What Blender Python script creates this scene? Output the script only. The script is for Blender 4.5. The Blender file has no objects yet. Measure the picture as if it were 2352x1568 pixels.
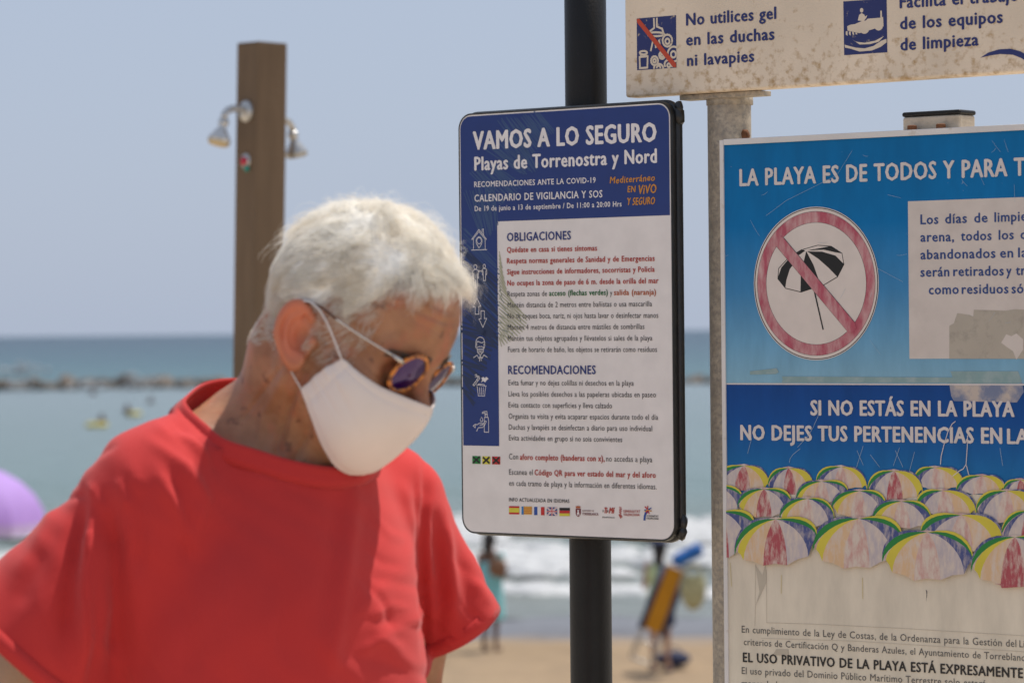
import bpy, bmesh, math, random
import numpy as np
from mathutils import Vector, Matrix

# ------------------------------------------------------------------ camera, sky, sun
SC = bpy.context.scene
COL = SC.collection
R = math.radians
FPX = 7840.0            # focal length in units of a 2352 px wide frame
CX, CY = 1176.0, 759.0
ROLL = R(0.55)
CAM = np.array([0.0, 0.0, 1.6])
cd = bpy.data.cameras.new('camera')
cam = bpy.data.objects.new('camera', cd); COL.objects.link(cam)
cd.sensor_width = 36.0; cd.lens = 36.0*FPX/2352.0
cd.shift_y = -25.0/2352.0
cd.clip_start = 0.2; cd.clip_end = 30000
cr, sr = math.cos(ROLL), math.sin(ROLL)
cam.matrix_world = Matrix(((cr, sr, 0, 0), (0, 0, -1, 0), (-sr, cr, 0, 1.6), (0, 0, 0, 1)))
cd.dof.use_dof = True; cd.dof.focus_distance = 4.62; cd.dof.aperture_fstop = 7.2; cd.dof.aperture_blades = 9
SC.camera = cam

SUN_AZ = np.array([0.79, 0.61]); SUN_EL = R(65)
S = np.array([SUN_AZ[0]*math.cos(SUN_EL), SUN_AZ[1]*math.cos(SUN_EL), math.sin(SUN_EL)])
world = bpy.data.worlds.new('World'); SC.world = world; world.use_nodes = True
wn = world.node_tree.nodes; wl = world.node_tree.links
bg = wn['Background']
sky = wn.new('ShaderNodeTexSky'); sky.sky_type = 'NISHITA'; sky.sun_disc = False
sky.sun_elevation = SUN_EL; sky.sun_rotation = math.atan2(SUN_AZ[0], SUN_AZ[1])
sky.altitude = 0; sky.air_density = 1.0; sky.dust_density = 1.6; sky.ozone_density = 2.5
hz = wn.new('ShaderNodeMix'); hz.data_type = 'RGBA'          # summer haze veils the whole sky
hz.inputs['Factor'].default_value = 0.82
hz.inputs['B'].default_value = (4.72, 5.45, 6.95, 1)
wl.new(sky.outputs['Color'], hz.inputs['A']); wl.new(hz.outputs['Result'], bg.inputs['Color'])
bg.inputs['Strength'].default_value = 0.1
sd = bpy.data.lights.new('sun', 'SUN'); sd.energy = 5.0; sd.angle = R(0.55); sd.color = (1.0, 0.95, 0.87)
so = bpy.data.objects.new('sun', sd); COL.objects.link(so)
so.rotation_euler = Vector(S).to_track_quat('Z', 'Y').to_euler(); so.location = (3, -2, 8)
SC.view_settings.view_transform = 'Standard'; SC.view_settings.look = 'None'
SC.view_settings.exposure = 0.0; SC.view_settings.gamma = 1.0; SC.view_settings.use_curve_mapping = False
SC.cycles.max_bounces = 12; SC.cycles.diffuse_bounces = 8; SC.cycles.transmission_bounces = 12; SC.cycles.transparent_max_bounces = 24

rnd = random.Random(7); nr = np.random.RandomState(11)

# ------------------------------------------------------------------ helpers
RIGHT = np.array([cr, 0, -sr]); UPV = np.array([sr, 0, cr])
def ray(x, y):
    return RIGHT*((x-CX)/FPX) + UPV*(-(y-CY)/FPX) + np.array([0, 1.0, 0])
def W(x, y, d):
    return CAM + ray(x, y)*d
def proj(P):
    P = np.asarray(P) - CAM
    d = P[..., 1]
    return CX + FPX*(P@RIGHT)/d, CY - FPX*(P@UPV)/d
def tag(o, label=None, cat=None, group=None, kind=None):
    if label: o['label'] = label
    if cat: o['category'] = cat
    if group: o['group'] = group
    if kind: o['kind'] = kind
    return o
def empty(name, loc=(0, 0, 0), mat=None):
    o = bpy.data.objects.new(name, None); COL.objects.link(o); o.empty_display_size = 0.1
    if mat is not None: o.matrix_world = mat
    else: o.location = loc
    return o
def link(name, me, m=None, parent=None, smooth=False):
    if m is not None and not me.materials:
        for q in (m if isinstance(m, (list, tuple)) else [m]): me.materials.append(q)
    if smooth: me.polygons.foreach_set('use_smooth', [True]*len(me.polygons))
    o = bpy.data.objects.new(name, me); COL.objects.link(o)
    if parent is not None: o.parent = parent
    return o
def worldchild(o, root):
    """parent whose mesh is in world coordinates"""
    o.parent = root; o.matrix_parent_inverse = root.matrix_basis.inverted()
    return o
class MB:
    def __init__(s): s.v = []; s.f = []; s.mi = []
    def poly(s, pts, mi=0):
        n = len(s.v); s.v += [tuple(p) for p in pts]; s.f.append(tuple(range(n, n+len(pts)))); s.mi.append(mi)
    def box(s, x0, x1, y0, y1, z0, z1, mi=0):
        n = len(s.v)
        s.v += [(x0,y0,z0),(x1,y0,z0),(x1,y1,z0),(x0,y1,z0),(x0,y0,z1),(x1,y0,z1),(x1,y1,z1),(x0,y1,z1)]
        for q in ((0,3,2,1),(4,5,6,7),(0,1,5,4),(1,2,6,5),(2,3,7,6),(3,0,4,7)):
            s.f.append(tuple(n+i for i in q)); s.mi.append(mi)
    def tube(s, pts, rad, seg=10, cap=True, mi=0, flat=1.0):
        pts = [Vector(p) for p in pts]; N = len(pts); base = len(s.v)
        if not hasattr(rad, '__len__'): rad = [rad]*N
        up = None
        for i, p in enumerate(pts):
            t = (pts[min(i+1, N-1)] - pts[max(i-1, 0)]).normalized()
            if up is None: up = Vector((0, 0, 1)) if abs(t.z) < .9 else Vector((0, 1, 0))
            a = t.cross(up).normalized(); b = a.cross(t).normalized(); up = b
            for k in range(seg):
                an = 2*math.pi*k/seg
                s.v.append(tuple(p + a*(math.cos(an)*rad[i]) + b*(math.sin(an)*rad[i]*flat)))
        for i in range(N-1):
            for k in range(seg):
                k2 = (k+1) % seg
                s.f.append((base+i*seg+k, base+i*seg+k2, base+(i+1)*seg+k2, base+(i+1)*seg+k)); s.mi.append(mi)
        if cap:
            s.f.append(tuple(base+k for k in range(seg))[::-1]); s.mi.append(mi)
            s.f.append(tuple(base+(N-1)*seg+k for k in range(seg))); s.mi.append(mi)
    def lathe(s, prof, cx=0, cy=0, seg=24, mi=0):
        base = len(s.v); N = len(prof)
        for r, z in prof:
            for k in range(seg):
                a = 2*math.pi*k/seg; s.v.append((cx+r*math.cos(a), cy+r*math.sin(a), z))
        for i in range(N-1):
            for k in range(seg):
                k2 = (k+1) % seg
                s.f.append((base+i*seg+k, base+i*seg+k2, base+(i+1)*seg+k2, base+(i+1)*seg+k)); s.mi.append(mi)
        s.f.append(tuple(base+k for k in range(seg))[::-1]); s.mi.append(mi)
        s.f.append(tuple(base+(N-1)*seg+k for k in range(seg))); s.mi.append(mi)
    def mesh(s, name):
        me = bpy.data.meshes.new(name); me.from_pydata(s.v, [], s.f)
        me.polygons.foreach_set('material_index', s.mi); me.update(); return me
    def build(s, name, m=None, parent=None, smooth=False, mat=None, bevel=0):
        o = link(name, s.mesh(name), m, parent, smooth)
        if mat is not None: o.matrix_world = mat
        if bevel:
            b = o.modifiers.new('bevel', 'BEVEL'); b.width = bevel; b.segments = 3; b.limit_method = 'ANGLE'; b.harden_normals = True
            for p in o.data.polygons: p.use_smooth = True
        return o

def newmat(name):
    m = bpy.data.materials.new(name); m.use_nodes = True
    return m, m.node_tree.nodes, m.node_tree.links, m.node_tree.nodes['Principled BSDF']
def pm(name, col, rough=.6, var=.12, scale=8, bump=0, bscale=200, spec=.4, metal=0, sss=0, sheen=0, dirt=None, dscale=20, dthr=(.55, .7), stretch=(1, 1, 1), trans=0):
    m, n, l, b = newmat(name)
    tc = n.new('ShaderNodeTexCoord'); mp = n.new('ShaderNodeMapping'); mp.inputs['Scale'].default_value = stretch
    l.new(tc.outputs['Object'], mp.inputs['Vector'])
    nz = n.new('ShaderNodeTexNoise'); nz.inputs['Scale'].default_value = scale; nz.inputs['Detail'].default_value = 6
    l.new(mp.outputs[0], nz.inputs['Vector'])
    mr = n.new('ShaderNodeMapRange'); mr.inputs['From Min'].default_value = .3; mr.inputs['From Max'].default_value = .7
    mr.inputs['To Min'].default_value = 1-var; mr.inputs['To Max'].default_value = 1+var
    l.new(nz.outputs['Fac'], mr.inputs['Value'])
    mx = n.new('ShaderNodeVectorMath'); mx.operation = 'SCALE'; mx.inputs[0].default_value = col
    l.new(mr.outputs[0], mx.inputs['Scale'])
    out = mx.outputs[0]
    if dirt:
        nd = n.new('ShaderNodeTexNoise'); nd.inputs['Scale'].default_value = dscale; nd.inputs['Detail'].default_value = 8; nd.inputs['Roughness'].default_value = .65
        l.new(mp.outputs[0], nd.inputs['Vector'])
        dr = n.new('ShaderNodeMapRange'); dr.inputs['From Min'].default_value = dthr[0]; dr.inputs['From Max'].default_value = dthr[1]
        l.new(nd.outputs['Fac'], dr.inputs['Value'])
        dm = n.new('ShaderNodeMix'); dm.data_type = 'RGBA'; dm.inputs['B'].default_value = (*dirt, 1)
        l.new(dr.outputs[0], dm.inputs['Factor']); l.new(out, dm.inputs['A']); out = dm.outputs['Result']
    l.new(out, b.inputs['Base Color'])
    b.inputs['Roughness'].default_value = rough; b.inputs['Metallic'].default_value = metal
    b.inputs['Specular IOR Level'].default_value = spec
    if sss:
        b.inputs['Subsurface Weight'].default_value = sss; b.inputs['Subsurface Radius'].default_value = (1, .35, .2); b.inputs['Subsurface Scale'].default_value = .006
    if sheen: b.inputs['Sheen Weight'].default_value = sheen
    if trans:
        tl = n.new('ShaderNodeBsdfTranslucent'); l.new(out, tl.inputs['Color'])
        ms = n.new('ShaderNodeMixShader'); ms.inputs[0].default_value = trans
        l.new(b.outputs[0], ms.inputs[1]); l.new(tl.outputs[0], ms.inputs[2]); l.new(ms.outputs[0], n['Material Output'].inputs['Surface'])
    if bump:
        nb = n.new('ShaderNodeTexNoise'); nb.inputs['Scale'].default_value = bscale; nb.inputs['Detail'].default_value = 5
        l.new(tc.outputs['Object'], nb.inputs['Vector'])
        bp = n.new('ShaderNodeBump'); bp.inputs['Strength'].default_value = bump; bp.inputs['Distance'].default_value = 1.0/bscale
        l.new(nb.outputs['Fac'], bp.inputs['Height']); l.new(bp.outputs[0], b.inputs['Normal'])
    return m

# --- implicit surfaces: fields on numpy grids, meshed with surface nets
def smin(a, b, k):
    h = np.clip(.5+.5*(b-a)/k, 0, 1); return b*(1-h)+a*h - k*h*(1-h)
def smax(a, b, k): return -smin(-a, -b, k)
def sph(P, c, r): return np.sqrt((P[0]-c[0])**2+(P[1]-c[1])**2+(P[2]-c[2])**2)-r
def ell(P, c, r):
    q = [(P[i]-c[i]) for i in range(3)]
    k0 = np.sqrt(sum((q[i]/r[i])**2 for i in range(3)))+1e-9
    k1 = np.sqrt(sum((q[i]/r[i]**2)**2 for i in range(3)))+1e-9
    return k0*(k0-1)/k1
def cone(P, a, b, ra, rb):
    a = np.asarray(a, float); b = np.asarray(b, float); ab = b-a; L = (ab@ab)
    t = np.clip(sum((P[i]-a[i])*ab[i] for i in range(3))/L, 0, 1)
    d = np.sqrt(sum((P[i]-a[i]-t*ab[i])**2 for i in range(3)))
    return d-(ra+(rb-ra)*t)
def nets(field, lo, hi, h):
    lo = np.asarray(lo, float); n = [int((hi[i]-lo[i])/h)+2 for i in range(3)]
    ax = [(lo[i]+h*np.arange(n[i])).astype(np.float32) for i in range(3)]
    P = np.meshgrid(*ax, indexing='ij')
    F = field(P); ins = F < 0
    c = [ins[i:n[0]-1+i, j:n[1]-1+j, k:n[2]-1+k] for i in (0, 1) for j in (0, 1) for k in (0, 1)]
    cnt = sum(x.astype(np.int8) for x in c)
    mix = (cnt > 0) & (cnt < 8)
    idx = np.argwhere(mix); ids = -np.ones(mix.shape, np.int64); ids[mix] = np.arange(len(idx))
    acc = np.zeros((len(idx), 3)); m = np.zeros(len(idx))
    corners = [(i, j, k) for i in (0, 1) for j in (0, 1) for k in (0, 1)]
    val = {cc: F[idx[:, 0]+cc[0], idx[:, 1]+cc[1], idx[:, 2]+cc[2]] for cc in corners}
    for a in corners:
        for d in range(3):
            if a[d]: continue
            b = list(a); b[d] = 1; b = tuple(b)
            va, vb = val[a], val[b]; cr_ = (va < 0) != (vb < 0)
            t = np.where(cr_, va/(va-vb+1e-12), 0)
            p = np.array(a, float)[None, :]+np.zeros((len(idx), 3)); p[:, d] = t
            acc[cr_] += p[cr_]; m[cr_] += 1
    V = lo + h*(idx+acc/np.maximum(m, 1)[:, None])
    Q = []
    for d in range(3):
        sl0 = [slice(None)]*3; sl1 = [slice(None)]*3; sl0[d] = slice(0, n[d]-1); sl1[d] = slice(1, n[d])
        A = ins[tuple(sl0)]; B = ins[tuple(sl1)]
        e = np.argwhere(A != B)
        o1, o2 = [(1, 2), (2, 0), (0, 1)][d]
        ok = (e[:, o1] > 0) & (e[:, o2] > 0) & (e[:, o1] < n[o1]-1) & (e[:, o2] < n[o2]-1)
        e = e[ok]; fl = A[e[:, 0], e[:, 1], e[:, 2]]
        def g(a, b):
            q = e.copy(); q[:, o1] -= a; q[:, o2] -= b; return ids[q[:, 0], q[:, 1], q[:, 2]]
        q = np.stack([g(1, 1), g(0, 1), g(0, 0), g(1, 0)], 1)
        q[~fl] = q[~fl][:, ::-1]; Q.append(q)
    Q = np.concatenate(Q); Q = Q[(Q >= 0).all(1)]
    return V, Q
def npmesh(name, V, Q):
    me = bpy.data.meshes.new(name); me.vertices.add(len(V)); me.vertices.foreach_set('co', np.asarray(V, np.float32).ravel())
    k = Q.shape[1]
    me.loops.add(len(Q)*k); me.loops.foreach_set('vertex_index', Q.astype(np.int32).ravel())
    me.polygons.add(len(Q)); me.polygons.foreach_set('loop_start', np.arange(0, len(Q)*k, k, dtype=np.int32))
    me.update(calc_edges=True); me.validate(); me.polygons.foreach_set('use_smooth', [True]*len(me.polygons)); return me
def vnormals(V, Q):
    n = np.cross(V[Q[:, 2]]-V[Q[:, 0]], V[Q[:, 3]]-V[Q[:, 1]]); N = np.zeros_like(V)
    for i in range(4): np.add.at(N, Q[:, i], n)
    return N/(np.linalg.norm(N, axis=1)[:, None]+1e-12)
def relax(V, Q, it=2, lam=.5):
    for _ in range(it):
        A = np.zeros_like(V); c = np.zeros(len(V))
        for i in range(4):
            for j in (1, 3):
                np.add.at(A, Q[:, i], V[Q[:, (i+j) % 4]]); np.add.at(c, Q[:, i], 1)
        V = V+(A/np.maximum(c, 1)[:, None]-V)*lam
    return V
# ------------------------------------------------------------------ setting: ground, beach, sea
SEA = -3.1
def beach_z(y):
    return np.interp(y, [11, 38, 47, 52, 57, 62, 70, 30000], [-2.75, -2.9, -2.93, -3.0, -3.13, -3.3, -3.6, -3.6])
m_sand, n, l, b = newmat('sand')
tc = n.new('ShaderNodeTexCoord'); sx = n.new('ShaderNodeSeparateXYZ'); l.new(tc.outputs['Object'], sx.inputs[0])
nz = n.new('ShaderNodeTexNoise'); nz.inputs['Scale'].default_value = .35; nz.inputs['Detail'].default_value = 8; l.new(tc.outputs['Object'], nz.inputs['Vector'])
ad = n.new('ShaderNodeMath'); ad.operation = 'MULTIPLY_ADD'; ad.inputs[1].default_value = 5.0; l.new(nz.outputs['Fac'], ad.inputs[0]); l.new(sx.outputs['Y'], ad.inputs[2])
cr1 = n.new('ShaderNodeValToRGB'); mr = n.new('ShaderNodeMapRange'); mr.inputs['From Min'].default_value = 30; mr.inputs['From Max'].default_value = 70
l.new(ad.outputs[0], mr.inputs['Value']); l.new(mr.outputs[0], cr1.inputs[0])
e = cr1.color_ramp.elements; e[0].position = 0; e[0].color = (.50, .40, .27, 1); e[1].position = 1; e[1].color = (.10, .10, .10, 1)
for p, c in ((.29, (.47, .36, .24, 1)), (.36, (.33, .23, .135, 1)), (.55, (.30, .205, .115, 1)), (.585, (.155, .14, .135, 1))):
    q = e.new(p); q.color = c
n2 = n.new('ShaderNodeTexNoise'); n2.inputs['Scale'].default_value = 2.2; n2.inputs['Detail'].default_value = 10; l.new(tc.outputs['Object'], n2.inputs['Vector'])
mrb = n.new('ShaderNodeMapRange'); mrb.inputs['To Min'].default_value = .50; mrb.inputs['To Max'].default_value = 1.05; l.new(n2.outputs['Fac'], mrb.inputs['Value'])
ml = n.new('ShaderNodeVectorMath'); ml.operation = 'SCALE'; l.new(cr1.outputs[0], ml.inputs[0]); l.new(mrb.outputs[0], ml.inputs['Scale']); l.new(ml.outputs[0], b.inputs['Base Color'])
rr = n.new('ShaderNodeMapRange'); rr.inputs['From Min'].default_value = 51.5; rr.inputs['From Max'].default_value = 53.5; rr.inputs['To Min'].default_value = .95; rr.inputs['To Max'].default_value = .3
l.new(ad.outputs[0], rr.inputs['Value']); l.new(rr.outputs[0], b.inputs['Roughness'])
bp = n.new('ShaderNodeBump'); bp.inputs['Strength'].default_value = .5; bp.inputs['Distance'].default_value = .1; l.new(n2.outputs['Fac'], bp.inputs['Height']); l.new(bp.outputs[0], b.inputs['Normal'])
ys = np.concatenate([np.linspace(11.2, 75, 130), [90, 400, 12000]]); xs = np.concatenate([[-12000, -300], np.linspace(-40, 40, 90), [300, 12000]])
X, Y = np.meshgrid(xs, ys, indexing='ij'); Z = beach_z(Y)
Z = Z + np.where((np.abs(X) < 41) & (Y < 53), .05*np.sin(X*1.7+np.sin(Y)*2)*np.sin(Y*2.1+X*.3)+.03*np.sin(X*4.1-Y*3.3), 0)
def grid_mesh(name, X, Y, Z):
    a, b_ = X.shape; V = np.stack([X, Y, Z], -1).reshape(-1, 3); i = np.arange(a*b_).reshape(a, b_)
    Q = np.stack([i[:-1, :-1], i[1:, :-1], i[1:, 1:], i[:-1, 1:]], -1).reshape(-1, 4); return npmesh(name, V, Q)
tag(link('ground', grid_mesh('ground', X, Y, Z), m_sand), kind='structure')

# sea: real swell near the shore, flat far off
m_sea, n, l, b = newmat('sea_water')
tc = n.new('ShaderNodeTexCoord'); sx = n.new('ShaderNodeSeparateXYZ'); l.new(tc.outputs['Object'], sx.inputs[0])
mp = n.new('ShaderNodeMapping'); mp.inputs['Scale'].default_value = (.05, .22, 1); l.new(tc.outputs['Object'], mp.inputs['Vector'])
nz = n.new('ShaderNodeTexNoise'); nz.inputs['Scale'].default_value = 1; nz.inputs['Detail'].default_value = 7; l.new(mp.outputs[0], nz.inputs['Vector'])
lg = n.new('ShaderNodeMath'); lg.operation = 'LOGARITHM'; lg.inputs[1].default_value = 10; l.new(sx.outputs['Y'], lg.inputs[0])
la = n.new('ShaderNodeMath'); la.operation = 'MULTIPLY_ADD'; la.inputs[1].default_value = .12; l.new(nz.outputs['Fac'], la.inputs[0]); l.new(lg.outputs[0], la.inputs[2])
mr = n.new('ShaderNodeMapRange'); mr.inputs['From Min'].default_value = 1.75; mr.inputs['From Max'].default_value = 3.75; l.new(la.outputs[0], mr.inputs['Value'])
cr1 = n.new('ShaderNodeValToRGB'); l.new(mr.outputs[0], cr1.inputs[0]); e = cr1.color_ramp.elements
e[0].position = 0; e[0].color = (0.176, 0.188, 0.180, 1); e[1].position = 1; e[1].color = (.028, .055, .080, 1)
for p, c in ((.08, (0.176, 0.200, 0.188, 1)), (.16, (0.136, 0.192, 0.196, 1)), (.28, (0.152, 0.200, 0.212, 1)), (.38, (0.168, 0.212, 0.232, 1)), (.42, (.060, .125, .142, 1)), (.55, (.042, .090, .115, 1)), (.75, (.030, .062, .090, 1))):
    q = e.new(p); q.color = c
l.new(cr1.outputs[0], b.inputs['Base Color']); b.inputs['Roughness'].default_value = .28; b.inputs['IOR'].default_value = 1.33; b.inputs['Specular IOR Level'].default_value = .16
mp2 = n.new('ShaderNodeMapping'); mp2.inputs['Scale'].default_value = (.35, .9, 1); l.new(tc.outputs['Object'], mp2.inputs['Vector'])
n3 = n.new('ShaderNodeTexNoise'); n3.inputs['Scale'].default_value = 1.1; n3.inputs['Detail'].default_value = 9; n3.inputs['Roughness'].default_value = .6; l.new(mp2.outputs[0], n3.inputs['Vector'])
bp = n.new('ShaderNodeBump'); bp.inputs['Strength'].default_value = .9; bp.inputs['Distance'].default_value = .6; l.new(n3.outputs['Fac'], bp.inputs['Height']); l.new(bp.outputs[0], b.inputs['Normal'])
ys = np.concatenate([np.linspace(55.5, 110, 230), np.geomspace(112, 12000, 60)]); xs = np.concatenate([[-12000, -1500, -300, -100], np.linspace(-38, 38, 120), [100, 300, 1500, 12000]])
X, Y = np.meshgrid(xs, ys, indexing='ij')
def ridge(X, Y, y0, amp, w, ph):
    c = y0+1.3*np.sin(X*.17+ph)+.5*np.sin(X*.61+ph*2)
    d = Y-c; a = amp*(.65+.35*np.sin(X*.33+ph*3))
    return a*np.exp(-np.where(d < 0, (d/(w*.5))**2, (d/(w*1.6))**2))
wav = np.zeros_like(X)
for y0, am, w_, ph in ((60.5, .06, 1.4, 1.), (67, .16, 2.0, 2.3), (78.5, .2, 2.4, 4.1), (88, .16, 2.6, .4), (100, .14, 3., 5.)):
    wav += ridge(X, Y, y0, am, w_, ph)
Z = SEA + np.where(np.abs(X) < 90, wav+.03*np.sin(X*1.3+Y*2.2)+.03*np.sin(X*2.3-Y*1.2), 0)
tag(link('sea', grid_mesh('sea', X, Y, Z), m_sea), kind='structure')

# foam of the breaking waves: broken lumpy carpets lying on the swell
m_foam = pm('sea_foam', (.52, .525, .53), rough=.8, var=.12, scale=3, bump=.6, bscale=12, trans=.1)
def foam_band(y0, y1, ph, cover, lift, seed):
    rs = np.random.RandomState(seed); mb = MB()
    for i in range(2300):
        x = rs.uniform(-26, 26); t = rs.normal(.45, .38)
        c = 1.3*math.sin(x*.17+ph)+.5*math.sin(x*.61+ph*2)
        if rs.rand() > cover*(.6+.5*math.sin(x*.45+ph)+.4*math.sin(x*1.3+seed)): continue
        y = y0+c+(y1-y0)*t; z = SEA+lift*math.exp(-abs(t)*1.2)*.4+.02
        rx = rs.uniform(.2, .9); ry = rs.uniform(.12, .4); rz = rs.uniform(.03, .11)
        nn = len(mb.v); k = 7
        mb.v.append((x, y, z+rz))
        for a in range(k):
            an = 2*math.pi*a/k+rs.rand()*.4; mb.v.append((x+rx*.6*math.cos(an), y+ry*.6*math.sin(an), z+rz*.75))
        for a in range(k):
            an = 2*math.pi*a/k+rs.rand()*.4; mb.v.append((x+rx*math.cos(an), y+ry*math.sin(an), z-.08))
        for a in range(k):
            a2 = (a+1) % k
            mb.f.append((nn, nn+1+a, nn+1+a2)); mb.f.append((nn+1+a, nn+1+k+a, nn+1+k+a2, nn+1+a2)); mb.mi += [0, 0]
    o = mb.build('wave_foam', m_foam, smooth=True); tag(o, kind='stuff'); return o
tag(foam_band(59.2, 61.6, 1., .10, .1, 1), 'thin white foam of the wave nearest the sand', 'foam')
tag(foam_band(66, 71.5, 2.3, 1.0, .42, 2), 'thick white foam of the breaking wave behind the signs', 'foam')
tag(foam_band(77.5, 83.5, 4.1, 1.1, .5, 3), 'farther white breaker rolling in behind the first one', 'foam')

# promenade on which the man, the shower and the signs stand
mb = MB(); mb.box(-60, 60, -12, 11, -3.4, 0)
m_conc = pm('promenade_concrete', (.50, .415, .31), rough=.85, var=.15, scale=3, bump=.4, bscale=60)
tag(mb.build('promenade', m_conc), kind='structure')

# breakwater
m_rock = pm('breakwater_rock', (.14, .112, .088), rough=.85, var=.35, scale=1.1, bump=.8, bscale=4)
bw = tag(empty('breakwater', (-14, 0, SEA)), 'low dark rock breakwater lying across the sea behind the man', 'breakwater')
rocks = []
for s_ in range(6):
    rs = np.random.RandomState(40+s_); bm = bmesh.new(); bmesh.ops.create_icosphere(bm, subdivisions=2, radius=1)
    for v in bm.verts:
        v.co *= 1+.22*math.sin(v.co.x*3.1+s_)+.2*math.sin(v.co.y*2.7+s_*2)+rs.uniform(-.06, .06); v.co.z *= .7
    me = bpy.data.meshes.new('rock'); bm.to_mesh(me); bm.free(); me.materials.append(m_rock); rocks.append(me)
def Wd(x, y, z):   # point on the horizontal plane z seen at pixel x, y
    r = ray(x, y); t = (z-1.6)/r[2]; return CAM+r*t
D_BW = 296.
for i in range(280):
    px = rnd.uniform(-420, 2700)
    if 470 < px < 1000 and rnd.random() < .3: continue
    P = W(px, 800, D_BW)
    o = bpy.data.objects.new('rock', rnd.choice(rocks)); COL.objects.link(o); o.parent = bw
    o.location = (P[0]+14, P[1]+rnd.uniform(-1.8, 1.8), rnd.uniform(-.1, .42)); s_ = rnd.uniform(.55, 1.0)*(.8 if px > 1400 else 1)
    o.scale = (s_*rnd.uniform(1, 1.6), s_, s_*rnd.uniform(.65, 1.0)); o.rotation_euler = (rnd.uniform(-.5, .5), rnd.uniform(-.5, .5), rnd.uniform(0, 6))
# spray where swell hits the rocks
def spray(px, py, d, w, h, label):
    rs = np.random.RandomState(int(px)); P = W(px, py, d); mb = MB()
    for i in range(46):
        a = rs.normal(0, .36); hh = abs(rs.normal(0, .42))*math.exp(-a*a*2)
        x, y, z = a*w, rs.uniform(-.5, .5), hh*h*1.0; r = rs.uniform(.09, .24)*w*.3
        bmv = len(mb.v)
        for (dx, dy, dz) in ((1,0,0),(-1,0,0),(0,1,0),(0,-1,0),(0,0,1),(0,0,-1)): mb.v.append((x+dx*r*1.3, y+dy*r, z+dz*r))
        for f in ((0,2,4),(2,1,4),(1,3,4),(3,0,4),(2,0,5),(1,2,5),(3,1,5),(0,3,5)): mb.f.append(tuple(bmv+k for k in f)); mb.mi.append(0)
    o = mb.build('sea_spray', m_foam, smooth=True); o.location = (P[0], P[1], SEA); tag(o, label, 'spray', kind='stuff')
spray(50, 880, D_BW-3, 2.2, 1.5, 'white spray on the breakwater near the left edge')
spray(205, 882, D_BW-3, 3.0, 1.1, 'faint white spray on the breakwater in the middle of its visible run')
spray(320, 876, D_BW-3, 2.6, 1.6, 'bright white spray on the breakwater nearest the man')
spray(425, 878, D_BW-3, 1.6, 1.0, 'small white spray on the breakwater just above the shirt collar')
spray(46, 836, D_BW+120, 4.5, 1.6, 'pale wave crest far out above the breakwater at left')
spray(1950, 880, D_BW-3, 2.6, 1.4, 'white spray on the breakwater hidden behind the blue notice board')

# ------------------------------------------------------------------ shower post
m_post = pm('brown_composite', (.155, .104, .064), rough=.62, var=.14, scale=5, stretch=(6, 6, .7), bump=.15, bscale=90, spec=.15)
m_chrome = pm('worn_chrome', (.52, .51, .49), rough=.32, var=.25, scale=30, metal=.75, spec=.5)
m_lime = pm('limescale_brass', (.5, .4, .24), rough=.5, var=.3, scale=40, metal=.35)
m_redp = pm('red_paint', (.5, .02, .05), rough=.5); m_greenp = pm('green_paint', (.01, .25, .2), rough=.5)
DS = 9.3
top = W(602, 106, DS); a_ = .0985; rot = R(41)
sh = empty('beach_shower', (top[0]-.0085*0, DS, 0)); sh.rotation_euler = (0, R(1.3), 0)
tag(sh, 'square brown post with metal shower heads, standing behind the man', 'shower')
sh.location.x = top[0] - (top[2])*math.tan(R(1.3))
H = top[2]+.005
def rotz(p, a): return (p[0]*math.cos(a)-p[1]*math.sin(a), p[0]*math.sin(a)+p[1]*math.cos(a), p[2])
mb = MB(); mb.box(-a_/2, a_/2, -a_/2, a_/2, 0, H)
o = mb.build('post', m_post, sh, bevel=.004); o.rotation_euler.z = R(41)
mb = MB(); mb.box(-a_/2+.0005, a_/2-.0005, -a_/2+.0005, a_/2-.0005, H, H+.003)
o = mb.build('post_cap', m_post, sh, bevel=.002); o.rotation_euler.z = R(41)
def shower_head(ang, z, out, drop, tilt, m2):
    # ang: horizontal direction of the arm; square to a face of the post
    hd = empty('shower_arm_group', (0, 0, 0)); bpy.data.objects.remove(hd)
    d = np.array([math.cos(ang), math.sin(ang)]); r0 = a_/2
    mb = MB(); mb.tube([(d[0]*(r0+t), d[1]*(r0+t), z) for t in (0, .006, .011)], [.03, .029, .014], 20)
    fl = mb.build('flange', m_chrome, sh, True)
    mb = MB(); pts = [(d[0]*(r0+out*t), d[1]*(r0+out*t), z+.006*math.sin(t*3)) for t in np.linspace(0.05, 1, 7)]
    e = Vector(pts[-1]); pts += [(e.x+d[0]*.012, e.y+d[1]*.012, e.z-.012), (e.x+d[0]*.014, e.y+d[1]*.014, e.z-.03)]
    mb.tube(pts, .0095, 12); mb.build('arm', m_chrome, sh, True)
    mb = MB(); q = Vector(pts[-1]); dn = Vector((d[0]*tilt, d[1]*tilt, -1)).normalized()
    ps = [q+dn*t for t in (-.004, .004, .012, .018, .03, .05, .062)]
    mb.tube(ps, [.013, .015, .013, .010, .017, .030, .0315], 20); hd = mb.build('shower_head', m_chrome, sh, True)
    mb = MB(); mb.tube([ps[-1], ps[-1]+dn*.006], [.029, .027], 20); mb.build('spray_plate', m2, hd, True)
zL = W(560, 258, DS)[2]; zR = W(690, 275, DS)[2]
shower_head(R(180+41+0), zL, .062, .03, .28, m_lime)       # leftwards, towards the camera
shower_head(R(0+41), zR, .045, .03, .25, m_chrome)
P = W(563, 378, DS)
mb = MB(); u = np.array([math.cos(R(221)), math.sin(R(221))])
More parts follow.
